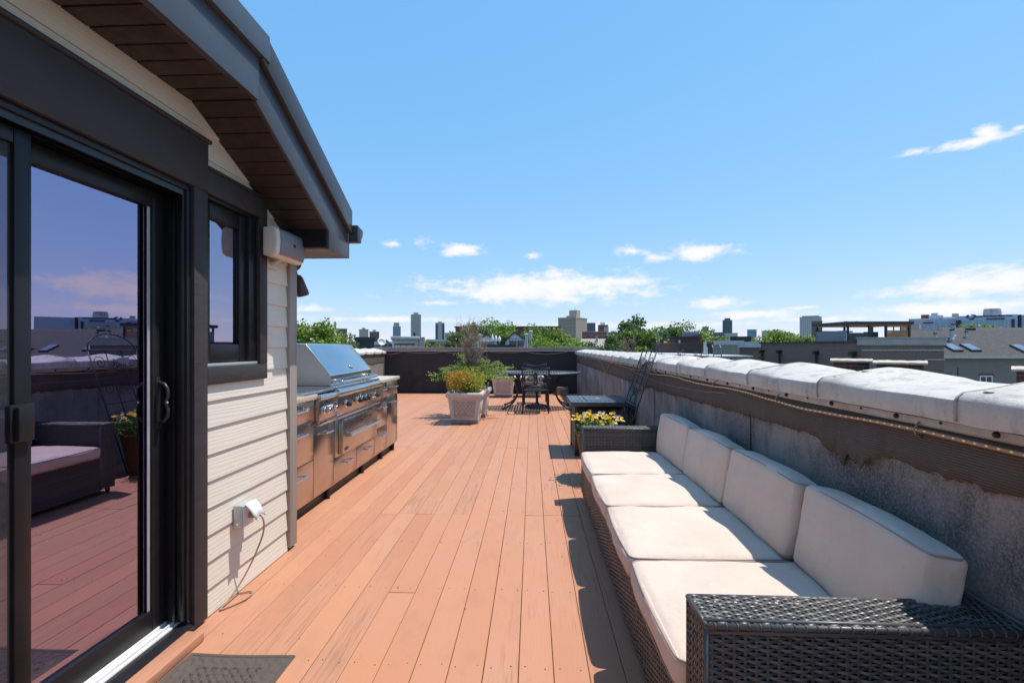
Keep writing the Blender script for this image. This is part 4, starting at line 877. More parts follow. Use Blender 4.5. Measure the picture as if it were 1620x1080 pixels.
P = thing('flower_pot', 'brown basket pot of yellow and white pansies behind the far sofa arm', 'flower pot', (.64, 4.62, 0)); r = random.Random(4)
MB().lathe([(.125,.002),(.145,.06),(.215,.43),(.235,.452),(.235,.468),(.212,.468),(.20,.43)], 28, (.645,4.62,0)).build('pot', 'basket', P, smooth='auto')
MB().lathe([(.001,.440),(.206,.436)], 20, (.645,4.62,0)).build('soil', 'soil', P)
fo = bush_mesh(r, 2000, (.645,4.60,.475), (.27,.25,.10), .034, .6, .6, 1.5); fo.build('foliage', 'leaf_pansy', P)
for i in range(120):
    a = r.uniform(0, 2*pi); rd = .265*sqrt(r.random()); fxp, fyp = .645+rd*cos(a), 4.62+rd*sin(a); z = .555+.055*(1-(rd/.265)**2)+r.uniform(-.03,.045)
    wht = (i % 4 == 0); m = MB(); tilt = Matrix.Rotation(r.uniform(-.7,.7), 3, 'X')@Matrix.Rotation(r.uniform(-.7,.7), 3, 'Y'); s_ = r.uniform(.013,.0185)
    if r.random() < .55: tilt = Matrix.Rotation(radians(55), 3, 'X')@tilt
    for q in range(5):
        aa = 2*pi*q/5; e1 = Vector((cos(aa),sin(aa),.12)); e2 = Vector((-sin(aa),cos(aa),0))
        pv = [Vector((0,0,0)), e1*s_*.5+e2*s_*.45, e1*s_*1.0+e2*s_*.35+Vector((0,0,.002)), e1*s_*1.05, e1*s_*1.0-e2*s_*.35+Vector((0,0,.002)), e1*s_*.5-e2*s_*.45]
        m.add([tilt@v+Vector((fxp,fyp,z+.0008*q)) for v in pv], [(0,1,2,3),(0,3,4,5)])
    fl = m.build('flower', 'petal_white' if wht else 'petal_yellow', P)
    if not wht and i % 9 == 0: MB().lathe([(.001,.004),(.005,.003)], 8, (fxp,fyp,z)).build('flower_eye', 'petal_eye', fl)

# ------------------------------------------------------------------ trellis leaning on the parapet
TR = thing('garden_trellis', 'black wrought iron arched trellis leaning against the parapet behind the flower pot', 'trellis', (.80, 4.83, 0))
def tp(y, z): return (.776+.338*z, y, z)
yc, hw = 4.835, .285
for s_ in (-1, 1): MB().tube([tp(yc+s_*hw, .004), tp(yc+s_*hw, .6), tp(yc+s_*hw, 1.24)], .0065, 8).build('side_rail', 'cast_iron', TR, smooth=True)
MB().tube([tp(yc+hw*cos(a), 1.24+.18*sin(a)) for a in [pi*i/16 for i in range(17)]], .0065, 8).build('arch', 'cast_iron', TR, smooth=True)
for yy, top_ in ((yc-.095,1.245),(yc+.095,1.245)): MB().tube([tp(yy,.06), tp(yy,.7), tp(yy,top_)], .005, 7).build('upright', 'cast_iron', TR, smooth=True)
for zz in (.10, .40, .70, 1.0, 1.245): MB().tube([tp(yc-hw,zz), tp(yc+hw,zz)], .005, 7).build('crossbar', 'cast_iron', TR, smooth=True)
for zz in (.55, .85, 1.12):
    for s_ in (-1, 1):
        pts = [tp(yc+s_*(.19+.07*(1-i/22)*cos(i*.55)), zz+.07*(1-i/22)*sin(i*.55)) for i in range(20)]; MB().tube(pts, .0035, 6).build('scroll', 'cast_iron', TR, smooth=True)
        pts = [tp(yc+s_*(.045+.04*(1-i/22)*cos(i*.55+2)), zz-.02+.06*(1-i/22)*sin(i*.55+2)) for i in range(20)]; MB().tube(pts, .0035, 6).build('scroll', 'cast_iron', TR, smooth=True)

# ------------------------------------------------------------------ planters
def planter(x, y, label, rz=0.0):
    t = thing('planter_box', label, 'planter', (x, y, 0), rz, 'square lattice planters')
    def ring(z, h): return [(-h,-h,z),(h,-h,z),(h,h,z),(-h,h,z)]
    MB().box(-.225, .225, -.225, .225, .002, .055).build('base_block', 'block', t, bevel=.006, world=False)
    lv = [(.058,.222),(.075,.232),(.085,.228),(.43,.268),(.445,.300),(.478,.305),(.500,.302),(.520,.292),(.520,.250),(.44,.235)]
    m = MB(); vs = []
    for z, h in lv: vs += ring(z, h)
    fs = [(i*4+k, i*4+(k+1)%4, (i+1)*4+(k+1)%4, (i+1)*4+k) for i in range(len(lv)-1) for k in range(4)]+[(3,2,1,0)]
    bd = m.add(vs, fs).build('body', 'planter', t, bevel=.006, world=False)
    MB().quad((-.24,-.24,.47),(.24,-.24,.47),(.24,.24,.47),(-.24,.24,.47)).build('soil', 'soil', t, world=False)
    for k in range(4):
        R_ = Matrix.Rotation(k*pi/2, 4, 'Z')
        def fp(u, z, out=0): h = .228+(.268-.228)*(z-.085)/(.345); return R_@Vector((u, -(h+out), z))
        pn = MB().quad(fp(-.165,.125,.0015), fp(.165,.125,.0015), fp(.185,.385,.0015), fp(-.185,.385,.0015)).build('panel', 'planter_recess', bd, world=False)
        fm = MB()
        for (a, b) in (((-.17,.12),(.17,.12)),((.17,.12),(.19,.39)),((.19,.39),(-.19,.39)),((-.19,.39),(-.17,.12))): fm.tube([fp(a[0],a[1],.003), fp(b[0],b[1],.003)], .0075, 6)
        for q in range(-6, 7):
            for sg in (-1, 1):
                pts = []
                for s_ in range(13):
                    z = .125+.26*s_/12; u = q*.062+sg*(z-.255)*.75
                    if abs(u) < .165+.02*(z-.125)/.26: pts.append(fp(u, z, .0025))
                if len(pts) > 1: fm.tube([pts[0], pts[-1]], .0052, 5)
        fm.build('lattice', 'planter', bd, smooth=True, world=False)
    return t
planter(-1.125, 7.95, 'nearest beige lattice planter with the orange and green shrub'); planter(-1.075, 8.62, 'beige lattice planter just behind the nearest one, holding the dry shrub')
planter(-.735, 12.0, 'beige lattice planter at the far wall left of the dining table'); planter(-.005, 12.05, 'beige lattice planter at the far wall behind the dining chairs')
r = random.Random(21)
def plant(name, label, cat, loc, parts):
    t = thing(name, label, cat, loc)
    for nm, mb, mt in parts: mb.build(nm, mt, t, smooth=(mt in ('twig','bark')))
    return t
def stems(r, c, n, h, spread, r0=.006, wig=.02, sub=0):
    m = MB()
    for _ in range(n):
        a = r.uniform(0, 2*pi); e = Vector((cos(a)*spread, sin(a)*spread, 0))*r.uniform(.3, 1); hh = h*r.uniform(.65, 1.0)
        base = Vector(c)+Vector((r.uniform(-.03,.03), r.uniform(-.03,.03), 0)); pts = []
        for i in range(7): u = i/6; pts.append(base+e*u**1.3+Vector((r.uniform(-wig,wig), r.uniform(-wig,wig), hh*u)))
        m.tube(pts, [r0*(1-.85*i/6) for i in range(7)], 5)
        for _s in range(sub):
            i = r.randint(2, 5); p = pts[i]; d = (pts[i+1]-pts[i]).normalized(); sd = Vector((r.gauss(0,1), r.gauss(0,1), r.uniform(.3,1.5))).normalized(); l = r.uniform(.07,.24)*h
            q = [p+(d*.4+sd).normalized()*l*k/3+Vector((r.uniform(-wig,wig)*.5,)*3) for k in range(4)]; m.tube(q, [r0*.45, r0*.36, r0*.26, r0*.12], 4)
            for _t in range(2):
                k = r.randint(1, 3); sd2 = Vector((r.gauss(0,1), r.gauss(0,1), r.uniform(0,1.5))).normalized(); m.tube([q[k], q[k]+sd2*l*.22, q[k]+sd2*l*.4+Vector((0,0,l*.1))], [r0*.25, r0*.2, r0*.1], 3)
    return m
plant('shrub', 'rounded shrub turning orange on its left in the nearest planter', 'shrub', (-1.125,7.95,.48), [
    ('foliage', bush_mesh(r, 3800, (-1.09,7.93,.66), (.315,.30,.20), .036, .5, .3, 1.9, 18), 'leaf_bush'), ('orange_foliage', bush_mesh(r, 2000, (-1.20,7.85,.70), (.25,.24,.20), .034, .5, .3, 1.9, 14), 'leaf_orange'), ('stem', stems(r, (-1.12,7.95,.472), 9, .28, .16), 'bark')])
plant('dry_shrub', 'tall bare twiggy dead shrub rising from the second planter', 'shrub', (-1.075,8.62,.48), [('twig', stems(r, (-1.09,8.60,.472), 24, 1.32, .27, .0095, .028, 14), 'twig')])
jun = MB(); st_ = MB()
for i in range(30):
    a = r.uniform(0, 2*pi); ln = r.uniform(.35,.80); z0 = .56+r.uniform(0,.34); d = Vector((cos(a), sin(a)*.8, r.uniform(-.08,.42))); b0 = Vector((-1.10,8.65,z0))
    if i < 4: d = Vector((-1, -.35, -.03+.12*i)); ln = .74-.08*i
    tip = b0+d*ln; st_.tube([b0, b0.lerp(tip, .5)+Vector((0,0,.03)), tip], [.006,.004,.002], 5)
    for q in range(200):
        u = .2+.8*r.random(); p = b0.lerp(tip, u)+Vector((r.gauss(0,.045), r.gauss(0,.045), r.gauss(.012,.020)+.03*sin(pi*u))); leaf_quad(jun, p, .042, r, .6, 2.0)
plant('juniper', 'spreading green juniper below the dead shrub in the second planter', 'shrub', (-1.10,8.65,.48), [('foliage', jun, 'leaf_juniper'), ('stem', st_, 'bark')])
for (px_, py_, lb) in ((-.735,12.0,'small lime green plant in the far planter left of the dining table'), (-.005,12.05,'small lime green plant in the far planter behind the dining chairs')):
    plant('potted_plant', lb, 'plant', (px_, py_, .48), [('foliage', bush_mesh(r, 520, (px_,py_,.58), (.20,.19,.13), .050, .5, .9, 2.2), 'leaf_lime'), ('stem', stems(r, (px_,py_,.472), 10, .2, .12), 'bark')])

# ------------------------------------------------------------------ dining table, chairs, umbrella base
TB = thing('dining_table', 'oval dark metal dining table with slatted top and curved legs', 'table', (.09, 9.85, 0))
tx, ty, A_, B2 = .09, 9.85, .925, .535; TZ = .735
rim = MB(); rim.tube([(tx+A_*cos(2*pi*i/56), ty+B2*sin(2*pi*i/56), TZ) for i in range(56)], .015, 8, closed=True); rim.build('rim', 'table_top', TB, smooth=True)
for i in range(33):
    u = -.90+1.8*i/32; hh = B2*sqrt(max(0, 1-(u/A_)**2))-.008
    if hh > .03: MB().box(tx+u-.019, tx+u+.019, ty-hh, ty+hh, TZ-.004, TZ+.008).build('slat', 'table_top', TB)
for yy in (-.2, .2): MB().box(tx-.82, tx+.82, ty+yy-.015, ty+yy+.015, TZ-.022, TZ-.0045).build('bearer', 'cast_iron', TB)
for sx in (-1, 1):
    for sy in (-1, 1):
        MB().tube(spline([(tx+sx*.66,ty+sy*.20,TZ-.022),(tx+sx*.50,ty+sy*.21,.64),(tx+sx*.41,ty+sy*.22,.48),(tx+sx*.39,ty+sy*.24,.34),(tx+sx*.46,ty+sy*.28,.17),(tx+sx*.58,ty+sy*.33,.06),(tx+sx*.70,ty+sy*.37,.016)], 5), .019, 8).build('leg', 'cast_iron', TB, smooth=True)
        MB().tube(spline([(tx+sx*.58,ty+sy*.20,TZ-.03),(tx+sx*.45,ty+sy*.17,.60),(tx+sx*.40,ty+sy*.2,.50)], 4), .010, 6).build('leg_scroll', 'cast_iron', TB, smooth=True)
lat = MB()
for i in range(13):
    x0 = tx-.40+.8*i/13
    for s_ in (-1, 1): lat.tube([(x0+(.031 if s_ > 0 else .031)-s_*.031, ty, .30), (x0+.031+s_*.031, ty, .44)], .006, 5)
for z in (.30,.37,.44): lat.tube([(tx-.40,ty,z),(tx+.40,ty,z)], .009, 6)
for s_ in (-1, 1): lat.tube([(tx+s_*.40,ty-.24,.37),(tx+s_*.40,ty+.24,.37)], .009, 6)
lat.build('stretcher', 'cast_iron', TB, smooth=True)
def chair(x, y, rz, label):
    t = thing('garden_chair', label, 'chair', (x, y, 0), rz, 'cast metal dining chairs')
    # local: faces +y, back at -y
    for s_ in (-1, 1):
        MB().tube(spline([(s_*.25,-.25,.004),(s_*.248,-.235,.25),(s_*.245,-.22,.43),(s_*.252,-.25,.66),(s_*.258,-.285,.86)], 4), .014, 8).build('back_leg', 'cast_iron', t, smooth=True, world=False)
        MB().lathe([(.008,0),(.018,.010),(.014,.026),(.003,.034)], 10, (s_*.258,-.286,.858)).build('finial', 'cast_iron', t, smooth=True, world=False)
        MB().tube(spline([(s_*.25,.24,.004),(s_*.245,.22,.2),(s_*.24,.21,.42)], 4), .014, 8).build('front_leg', 'cast_iron', t, smooth=True, world=False)
        MB().tube(spline([(s_*.25,-.255,.66),(s_*.285,-.10,.665),(s_*.29,.10,.65),(s_*.27,.20,.58),(s_*.245,.20,.43)], 5), .012, 8).build('arm', 'cast_iron', t, smooth=True, world=False)
    seat = MB(); 
    for s_ in (-1, 1): seat.tube([(s_*.24,-.22,.43),(s_*.24,.22,.43)], .013, 8); seat.tube([(-.24,s_*.22,.43),(.24,s_*.22,.43)], .013, 8)
    seat = seat.build('seat_frame', 'cast_iron', t, smooth=True, world=False)
    for i in range(9): MB().box(-.228+.0535*i-.0, -.228+.0535*i+.034, -.215, .215, .424, .432).build('seat_slat', 'table_top', t, world=False)
    for i in range(7): MB().box(-.23, .23, -.20+.063*i, -.20+.063*i+.030, .4325, .438).build('seat_slat', 'table_top', t, world=False)
    def bp(u, z): k = (z-.43)/.43; return (u, -.222-.062*max(0,k)**1.4, z)
    b = MB()
    b.tube([bp(-.25+.5*i/12, .845-.018*cos(pi*(i/6-1))) for i in range(13)], .013, 8); b.tube([bp(-.25,.50), bp(.25,.50)], .011, 8)
    b.tube([bp(-.24,.79), bp(-.12,.805), bp(0,.785), bp(.12,.805), bp(.24,.79)], .008, 6); b.tube([bp(-.2,.525), bp(0,.545), bp(.2,.525)], .007, 6)
    b = b.build('back_frame', 'cast_iron', t, smooth=True, world=False)
    o_ = MB()
    for ang in range(4):
        ca, sa = cos(ang*pi/2), sin(ang*pi/2); L_, Wd_ = (.155, .052) if ang % 2 == 0 else (.105, .045)
        for k_ in (1.0, .5):
            pts = []
            for i in range(20):
                a = 2*pi*i/20; u = (.55+.45*cos(a))*L_ if k_ == 1 else (.66+.22*cos(a))*L_; v = Wd_*k_*sin(a)*(1 if k_ < 1 else (.35+.65*((1+cos(a))/2)**.6)); pts.append(bp(u*ca-v*sa, .665+u*sa+v*ca))
            o_.tube(pts, .0085 if k_ == 1 else .0065, 6, closed=True)
    o_.tube([bp(.028*cos(2*pi*i/12), .665+.028*sin(2*pi*i/12)) for i in range(12)], .008, 6, closed=True)
    for s_ in (-1, 1): o_.tube(spline([bp(s_*.25,.72), bp(s_*.20,.74), bp(s_*.205,.665), bp(s_*.20,.59), bp(s_*.25,.61)], 4), .006, 6)
    o_.build('back_scroll', 'cast_iron', t, smooth=True, world=False)
    return t
chair(.065, 9.22, 0.0, 'black cast metal dining chair nearest the camera with ornate clover back'); chair(.07, 10.62, pi+.02, 'black cast metal dining chair on the far side of the oval table')
U = thing('umbrella_base', 'black cast iron umbrella base standing under the dining table', 'umbrella base', (.10, 9.85, 0))
MB().lathe([(.26,.002),(.262,.018),(.24,.03),(.16,.05),(.07,.075),(.045,.10),(.035,.11)], 32, (.10,9.85,0)).build('base', 'cast_iron', U, smooth='auto'); MB().tube([(.10,9.85,.10),(.10,9.85,.40)], .028, 14).build('tube', 'cast_iron', U, smooth='auto')
dm = MB()
for i in range(20): a = 2*pi*i/20; dm.tube([(.10+.25*cos(a),9.85+.25*sin(a),.024),(.10+.19*cos(a+.15),9.85+.19*sin(a+.15),.05),(.10+.12*cos(a),9.85+.12*sin(a),.066)], .012, 5)
dm.build('ornament', 'cast_iron', U, smooth=True)
# pile of pavers by the far corner
for i, (px_, pz_, py_, rz_) in enumerate([(.66,.002,12.42,.04),(.86,.002,12.44,-.06),(.68,.072,12.43,-.03),(.86,.072,12.45,.05),(.70,.142,12.44,.06),(.845,.142,12.42,-.02)]):
    o = obj('paver_brick', MB().box(-.098,.098,-.05,.05,0,.066).mesh('paver_brick', .005), 'paver'); o.location = (px_, py_, pz_); o.rotation_euler = (0,0,rz_)
    tag(o, 'tan paver brick, '+['left','right'][i % 2]+' one in the '+['bottom','middle','top'][i//2]+' layer of the pile in the far corner', 'brick', 'pile of pavers')

# ------------------------------------------------------------------ the city
GZ = -10.5
class Fr:
    """a facade plane standing at distance R along the direction seen at column px; local x to the right, y away, z from the ground"""
    def __init__(s, px, R, rot=0):
        r = (px-810)/FOC; d = Vector((-sin(YAW)+r*cos(YAW), cos(YAW)+r*sin(YAW))).normalized()
        s.c = d*R; s.rz = math.atan2(-d.x, d.y)+rot; s.u = Vector((cos(s.rz), sin(s.rz))); s.n = Vector((-sin(s.rz), cos(s.rz)))
    def hit(s, px):
        r = (px-810)/FOC; d = Vector((-sin(YAW)+r*cos(YAW), cos(YAW)+r*sin(YAW))); t = s.c.dot(s.n)/d.dot(s.n); return d*t, t
    def x(s, px): p, t = s.hit(px); return (p-s.c).dot(s.u)
    def z(s, px, py): p, t = s.hit(px); return CH+(HZ-py)/FOC*t-GZ
    def thing(s, name, label, cat, group=None): return thing(name, label, cat, (s.c.x, s.c.y, GZ), s.rz, group)
def B_(t, name, mat, *bx, bevel=0):
    m = MB()
    for b in bx: m.box(*b)
    return m.build(name, mat, t, bevel=bevel, world=False)
def simple(name, label, px0, px1, ytop, R, mat, depth=None, rot=0, roof=None, extra=None):
    f = Fr((px0+px1)/2, R, rot); t = f.thing(name, label, 'building'); x0, x1 = f.x(px0), f.x(px1); z1 = f.z((px0+px1)/2, ytop); dp = depth or (x1-x0)
    B_(t, 'wall', mat, (x0, x1, 0, dp, 0, z1)); B_(t, 'roof', roof or 'roof_tan', (x0-.15, x1+.15, -.15, dp+.15, z1+.004, z1+.5))
    if extra: extra(f, t, x0, x1, z1, dp)
    return f, t
# far towers
def tw(f, t, x0, x1, z1, dp):
    w = x1-x0
    for k in range(5): B_(t, 'pier', 'tan_concrete', (x0+w*k/4.*.97-.3+.0, x0+w*k/4.*.97+.9, -.8, -.004, 0, z1-2))
    B_(t, 'penthouse', 'tan_concrete', (x0+w*.25, x1-w*.25, dp*.25, dp*.75, z1+.51, z1+7))
simple('tower_block', 'tallest slim grey apartment tower on the skyline left of centre', 650, 666, 497.5, 1500, 'f_tower_grey', extra=tw)
def tw2(f, t, x0, x1, z1, dp):
    w = x1-x0; B_(t, 'side_bay', 'f_tower_dark', (x0-.5, x0+w*.26, -1.2, dp*.6, 0, z1-3)); B_(t, 'side_bay', 'f_tower_dark', (x1-w*.26, x1+.5, -1.2, dp*.6, 0, z1-3)); B_(t, 'penthouse', 'f_tower_white', (x0+w*.3, x1-w*.3, dp*.3, dp*.7, z1+.51, z1+4))
simple('tower_block', 'white tower with dark sides on the skyline right of the tallest one', 689, 703, 510.5, 1300, 'f_tower_white', extra=tw2)
def tw3(f, t, x0, x1, z1, dp): B_(t, 'penthouse', 'tan_concrete', (x0+2, x1-3.5, 3, dp*.6, z1+.51, z1+10))
simple('tower_block', 'blue glass tower with a tan penthouse left of the tallest tower', 621.5, 634, 516.5, 1200, 'f_glass', extra=tw3)
simple('city_building', 'low pale apartment slab right of the white tower', 703.5, 721, 526.5, 900, 'f_tower_white', depth=20)
simple('city_building', 'dark brown block behind the small tree by the grill', 533, 549, 520.5, 420, 'f_brown', depth=9)
def ph(f, t, x0, x1, z1, dp): B_(t, 'penthouse', 'tan_concrete', (x0+3, x1-3, 3, 6, z1+.51, z1+2.2))
simple('city_building', 'taupe windowless block on the skyline left of the white penthouse', 568, 583, 521.5, 520, 'tan_concrete', depth=9, extra=ph)
simple('city_building', 'reddish brown stepped block next to the taupe one', 584.5, 600, 525, 480, 'f_brown', depth=9, extra=ph)
def tw4(f, t, x0, x1, z1, dp):
    w = x1-x0; B_(t, 'penthouse', 'f_tower_dark', (x0+w*.2, x1-w*.2, dp*.2, dp*.8, z1+.51, z1+6)); 
    for k in range(6): B_(t, 'pier', 'grey_siding', (x0+w*k/6+.5, x0+w*k/6+1.5, -.7, -.004, 0, z1-1))
simple('tower_block', 'dark slate tower standing alone above the trees right of centre', 1143, 1158.5, 506.5, 1400, 'f_tower_dark', extra=tw4)
simple('city_building', 'white lower block at the foot of the dark slate tower', 1146, 1167, 527, 900, 'f_tower_white', depth=12)
simple('city_building', 'small blue glass block on the skyline beyond the white roof', 1182, 1197, 521.5, 800, 'f_glass', depth=12, extra=tw3 if False else None)
simple('city_building', 'low grey stepped block left of the pale tower', 1205, 1229, 523.5, 750, 'f_tower_white', depth=12)
simple('tower_block', 'pale grey tower rising behind the left end of the pergola', 1265, 1300, 501.5, 800, 'f_tower_white', depth=20, extra=ph)
simple('city_building', 'brown brick block between the pale tower and the pergola', 1284, 1301, 508, 500, 'f_brown', depth=10)
simple('city_building', 'small grey block far behind the trees right of the big tree', 1111, 1121, 517, 900, 'f_taupe', depth=10)
simple('city_building', 'dark low slab half hidden by trees left of the slate tower', 1128, 1143, 526, 700, 'f_tower_dark', depth=12)
# tan slab with the penthouse
def tan_slab():
    f = Fr(902, 340, radians(-28)); t = f.thing('apartment_slab', 'square tan apartment block with a grid of windows and rooftop lift house', 'building'); x0, x1 = f.x(883), f.x(911); z1 = f.z(897, 503.5); dp = 18
    B_(t, 'wall', 'f_tan', (x0, x1, 0, dp, 0, z1)); B_(t, 'roof', 'tan_concrete', (x0-.2, x1+.2, -.2, dp+.2, z1+.004, z1+.7)); B_(t, 'lift_house', 'tan_concrete', (x1-7.5, x1-1.5, 4, 10, z1+.71, z1+6)); B_(t, 'lift_house', 'tan_concrete', (x0+4, x1-7.6, 5, 9, z1+.71, z1+2.2)); B_(t, 'mast', 'black_steel', (x1-4, x1-3.8, 6, 6.2, z1+6.01, z1+8))
    for k in range(1, 6): B_(t, 'band', 'tan_concrete', (x0-.05, x1+.05, -.12, -.004, z1-3*k*1.9-.35, z1-3*k*1.9))
tan_slab()
simple('city_building', 'blue grey glass block to the right of the tan block', 922, 931, 512, 950, 'f_glass', depth=12); simple('city_building', 'dark grey tower behind the long red brick building', 929, 942, 511, 800, 'f_tower_dark', depth=12)
def red_low(f, t, x0, x1, z1, dp):
    for k in range(9): B_(t, 'window', 'pane_dark', (x0+1+k*1.3, x0+1.7+k*1.3, -.08, -.004, z1-2.2, z1-.9))
simple('city_building', 'long low red brick building right of the tan block', 921, 960, 525.5, 260, 'f_red', depth=10, extra=red_low)
simple('city_building', 'orange red block with a pale right half on the skyline', 946, 962, 514.5, 420, 'f_red', depth=8, extra=lambda f, t, x0, x1, z1, dp: (B_(t, 'pale_bay', 'f_tower_white', (x0+5.2, x1+.4, -.6, 5, 0, z1-1.2)), B_(t, 'penthouse', 'roof_pale', (x0+2, x0+6, 2, 5, z1+.51, z1+2.6))))
simple('city_building', 'low brown terrace roofline left of the big tree', 955, 985, 526, 600, 'f_brown', depth=12)
# maroon school behind the trees
def school():
    f = Fr(803, 112); t = f.thing('school_building', 'long maroon brick building rising behind the trees in the middle', 'building'); x0, x1 = f.x(720.5), f.x(885.5); z1 = f.z(803, 518.2)
    B_(t, 'wall', 'brick_red', (x0, x1, 0, 18, 0, z1)); B_(t, 'cornice', 'brick_red', (x0-.25, x1+.25, -.35, 18.2, z1+.004, z1+.35)); B_(t, 'band', 'brick_red', (x0-.1, x1+.1, -.18, -.004, z1-1.3, z1-1.0))
    for k in range(16): B_(t, 'window', 'pane_dark', (x0+.9+k*1.52, x0+1.7+k*1.52, -.06, -.004, z1-3.4, z1-1.7))
    m = MB()
    for xx in (x0+.3, x0+1.25): m.box(xx, xx+.06, .2, .26, z1+.36, z1+1.2)
    for zz in (z1+.7, z1+1.14): m.box(x0+.362, x0+1.248, .2, .26, zz, zz+.05)
    m.build('roof_railing', 'black_steel', t, world=False)
school()
# white gabled houses
def gable_house(px0, px1, pa, ya, ye, R, label):
    f = Fr((px0+px1)/2, R); t = f.thing('gabled_house', label, 'house'); x0, x1, xa = f.x(px0), f.x(px1), f.x(pa); zE, zA = f.z(px0, ye), f.z(pa, ya); dp = 9
    MB().prism([(x0,0),(x1,0),(x1,zE),(xa,zA),(x0,zE)], 'y', 0, dp).build('wall', 'white_wall', t, world=False)
    rf = MB(); 
    for (xe, sg) in ((x0,-1),(x1,1)):
        ex = xe+sg*.22; ez = zE-.22*(zA-zE)/abs(xa-xe); rf.prism([(xa,zA+.02),(ex,ez+.02),(ex,ez+.16),(xa,zA+.18)], 'y', -.35, dp+.2)
    rf.build('roof', 'roof_dark', t, world=False)
    wx = (x0+x1)/2+(.2 if label[0] == 'l' else 0)
    w = B_(t, 'window', 'white_wall', (wx-.95, wx+.95, -.06, -.004, zE-.9, zE+.25)); B_(w, 'pane', 'pane_dark', (wx-.86, wx-.03, -.085, -.062, zE-.82, zE+.17)); B_(w, 'pane', 'pane_dark', (wx+.03, wx+.86, -.085, -.062, zE-.82, zE+.17))
    return f, t, x0, x1, zE, zA
gable_house(748, 787, 770.5, 530, 542.5, 55, 'left one of two white gabled houses seen over the far parapet')
f, t, x0, x1, zE, zA = gable_house(799, 836, 813.5, 526.5, 541, 54, 'right one of two white gabled houses, with a dark roof terrace rail')
m = MB()
for k in range(5): m.box(x0+.5+k*.35, x0+.54+k*.35, -.9, -.86, zE-.9, zE+.35)
m.box(x0+.4, x0+2.1, -.9, -.86, zE+.36, zE+.42); m.build('terrace_rail', 'black_steel', t, world=False)
for k, (pp, yy) in enumerate(((839.5,525.5),(833,530),(759.5,531))):
    f = Fr(pp, 50+k); t = f.thing('chimney_flue', ['tall pale metal flue right of the white gabled houses','short pale metal flue beside the tall one','pale metal flue by the left white gable'][k], 'chimney'); zz = f.z(pp, yy)
    MB().lathe([(.16,zz-3),(.16,zz)], 12).build('pipe', 'hvac', t, world=False, smooth='auto'); MB().lathe([(.21,zz+.004),(.21,zz+.12),(.05,zz+.2)], 12).build('cowl', 'hvac', t, world=False, smooth='auto')
# folded white parasols on the terrace between the gables
for k in range(3):
    pp = 779+k*5.6; f = Fr(pp, 52); t = f.thing('folded_parasol', ['leftmost','middle','rightmost'][k]+' of three small folded white parasols between the white gables', 'parasol', 'folded parasols between the gables'); zz = f.z(pp, 547)
    MB().lathe([(.03,zz),(.03,zz+.5)], 8).build('pole', 'hvac', t, world=False); MB().lathe([(.10,zz+.45),(.16,zz+.55),(.13,zz+.9),(.05,zz+1.22-.1*k),(.01,zz+1.3-.1*k)], 10).build('canopy', 'white_wall', t, world=False, smooth=True)
f = Fr(792, 56); t = f.thing('terrace_house', 'dark flat roofed terrace between the two white gables', 'house'); z_ = f.z(792, 545.2); B_(t, 'wall', 'dark_siding', (-1.6, 1.6, -5, 6, 0, z_-.15)); B_(t, 'roof', 'roof_dark', (-1.65, 1.65, -5.05, 6.05, z_-.146, z_)); B_(t, 'pergola_beam', 'black_steel', (-1.6, 1.6, 1.0, 1.12, z_+.75, z_+.86)); 
for xx in (-1.5, -.5, .5, 1.4): B_(t, 'pergola_post', 'black_steel', (xx, xx+.08, 1.0, 1.1, z_+.004, z_+.748))
# rooftops on the left
def flat(name, label, px0, px1, ytop, R, mat, depth, roof='roof_tan', rot=0): return simple(name, label, px0, px1, ytop, R, mat, depth, rot, roof)
f = Fr(646, 42); t = f.thing('penthouse', 'white rooftop penthouse with a silver rolled roof above the far parapet', 'building'); x0, x1 = f.x(620), f.x(662.5); zt = f.z(640, 532)
B_(t, 'wall', 'white_wall', (x0, x1, .5, 4, 0, zt-.33)); B_(t, 'roof', 'hvac', (x0-.1, x1+.1, -.2, 4.1, zt-.32, zt), bevel=.08); B_(t, 'beam', 'black_steel', (x0+.2, x1-.3, .2, .3, zt-.72, zt-.62))
for k in range(5): B_(t, 'post', 'grey_siding', (x0+.2+k*.52, x0+.26+k*.52, .2, .26, zt-3, zt-.722))
B_(t, 'pier', 'tan_concrete', (x1+.02, x1+.52, 0, 2, 0, zt-.05)); B_(t, 'flue', 'black_steel', (x1-.45, x1-.28, .8, 1.0, zt+.004, zt+.35))
simple('city_building', 'dark timber roof deck house behind the satellite dish', 563, 592, 539.5, 60, 'dark_siding', depth=5, roof='roof_dark'); simple('city_building', 'pale flat roofed house behind the left coping', 556, 620, 545.5, 75, 'roof_tan', depth=20, roof='roof_pale')
f = Fr(603, 48); t = f.thing('satellite_dish', 'pale grey satellite dish on the roofs beyond the grill', 'satellite dish'); zz = f.z(603, 541.5); m = MB(); m.lathe([(.001,.05),(.15,.06),(.30,.11),(.42,.19),(.42,.20),(.30,.12),(.15,.07),(.001,.06)], 20); rt = Matrix.Rotation(radians(62), 3, 'X')@Matrix.Rotation(.3, 3, 'Y'); m.v = [tuple(rt@Vector(v)+Vector((0,0,zz))) for v in m.v]; m.build('dish', 'hvac', t, world=False, smooth=True); MB().tube([(0,.1,zz-3),(0,.1,zz)], .04, 8).build('mast', 'hvac', t, world=False)
gable_house(605, 618, 611.5, 538.5, 545.5, 70, 'little pale gabled house between the dish and the white penthouse')
simple('city_building', 'low red brick and white rooftops left of the maroon building', 676, 720, 540.5, 95, 'brick_red', depth=14, roof='roof_pale')
simple('city_building', 'tan flat roof in front of the maroon building', 697, 720, 545, 70, 'tan_concrete', depth=6, roof='roof_tan')
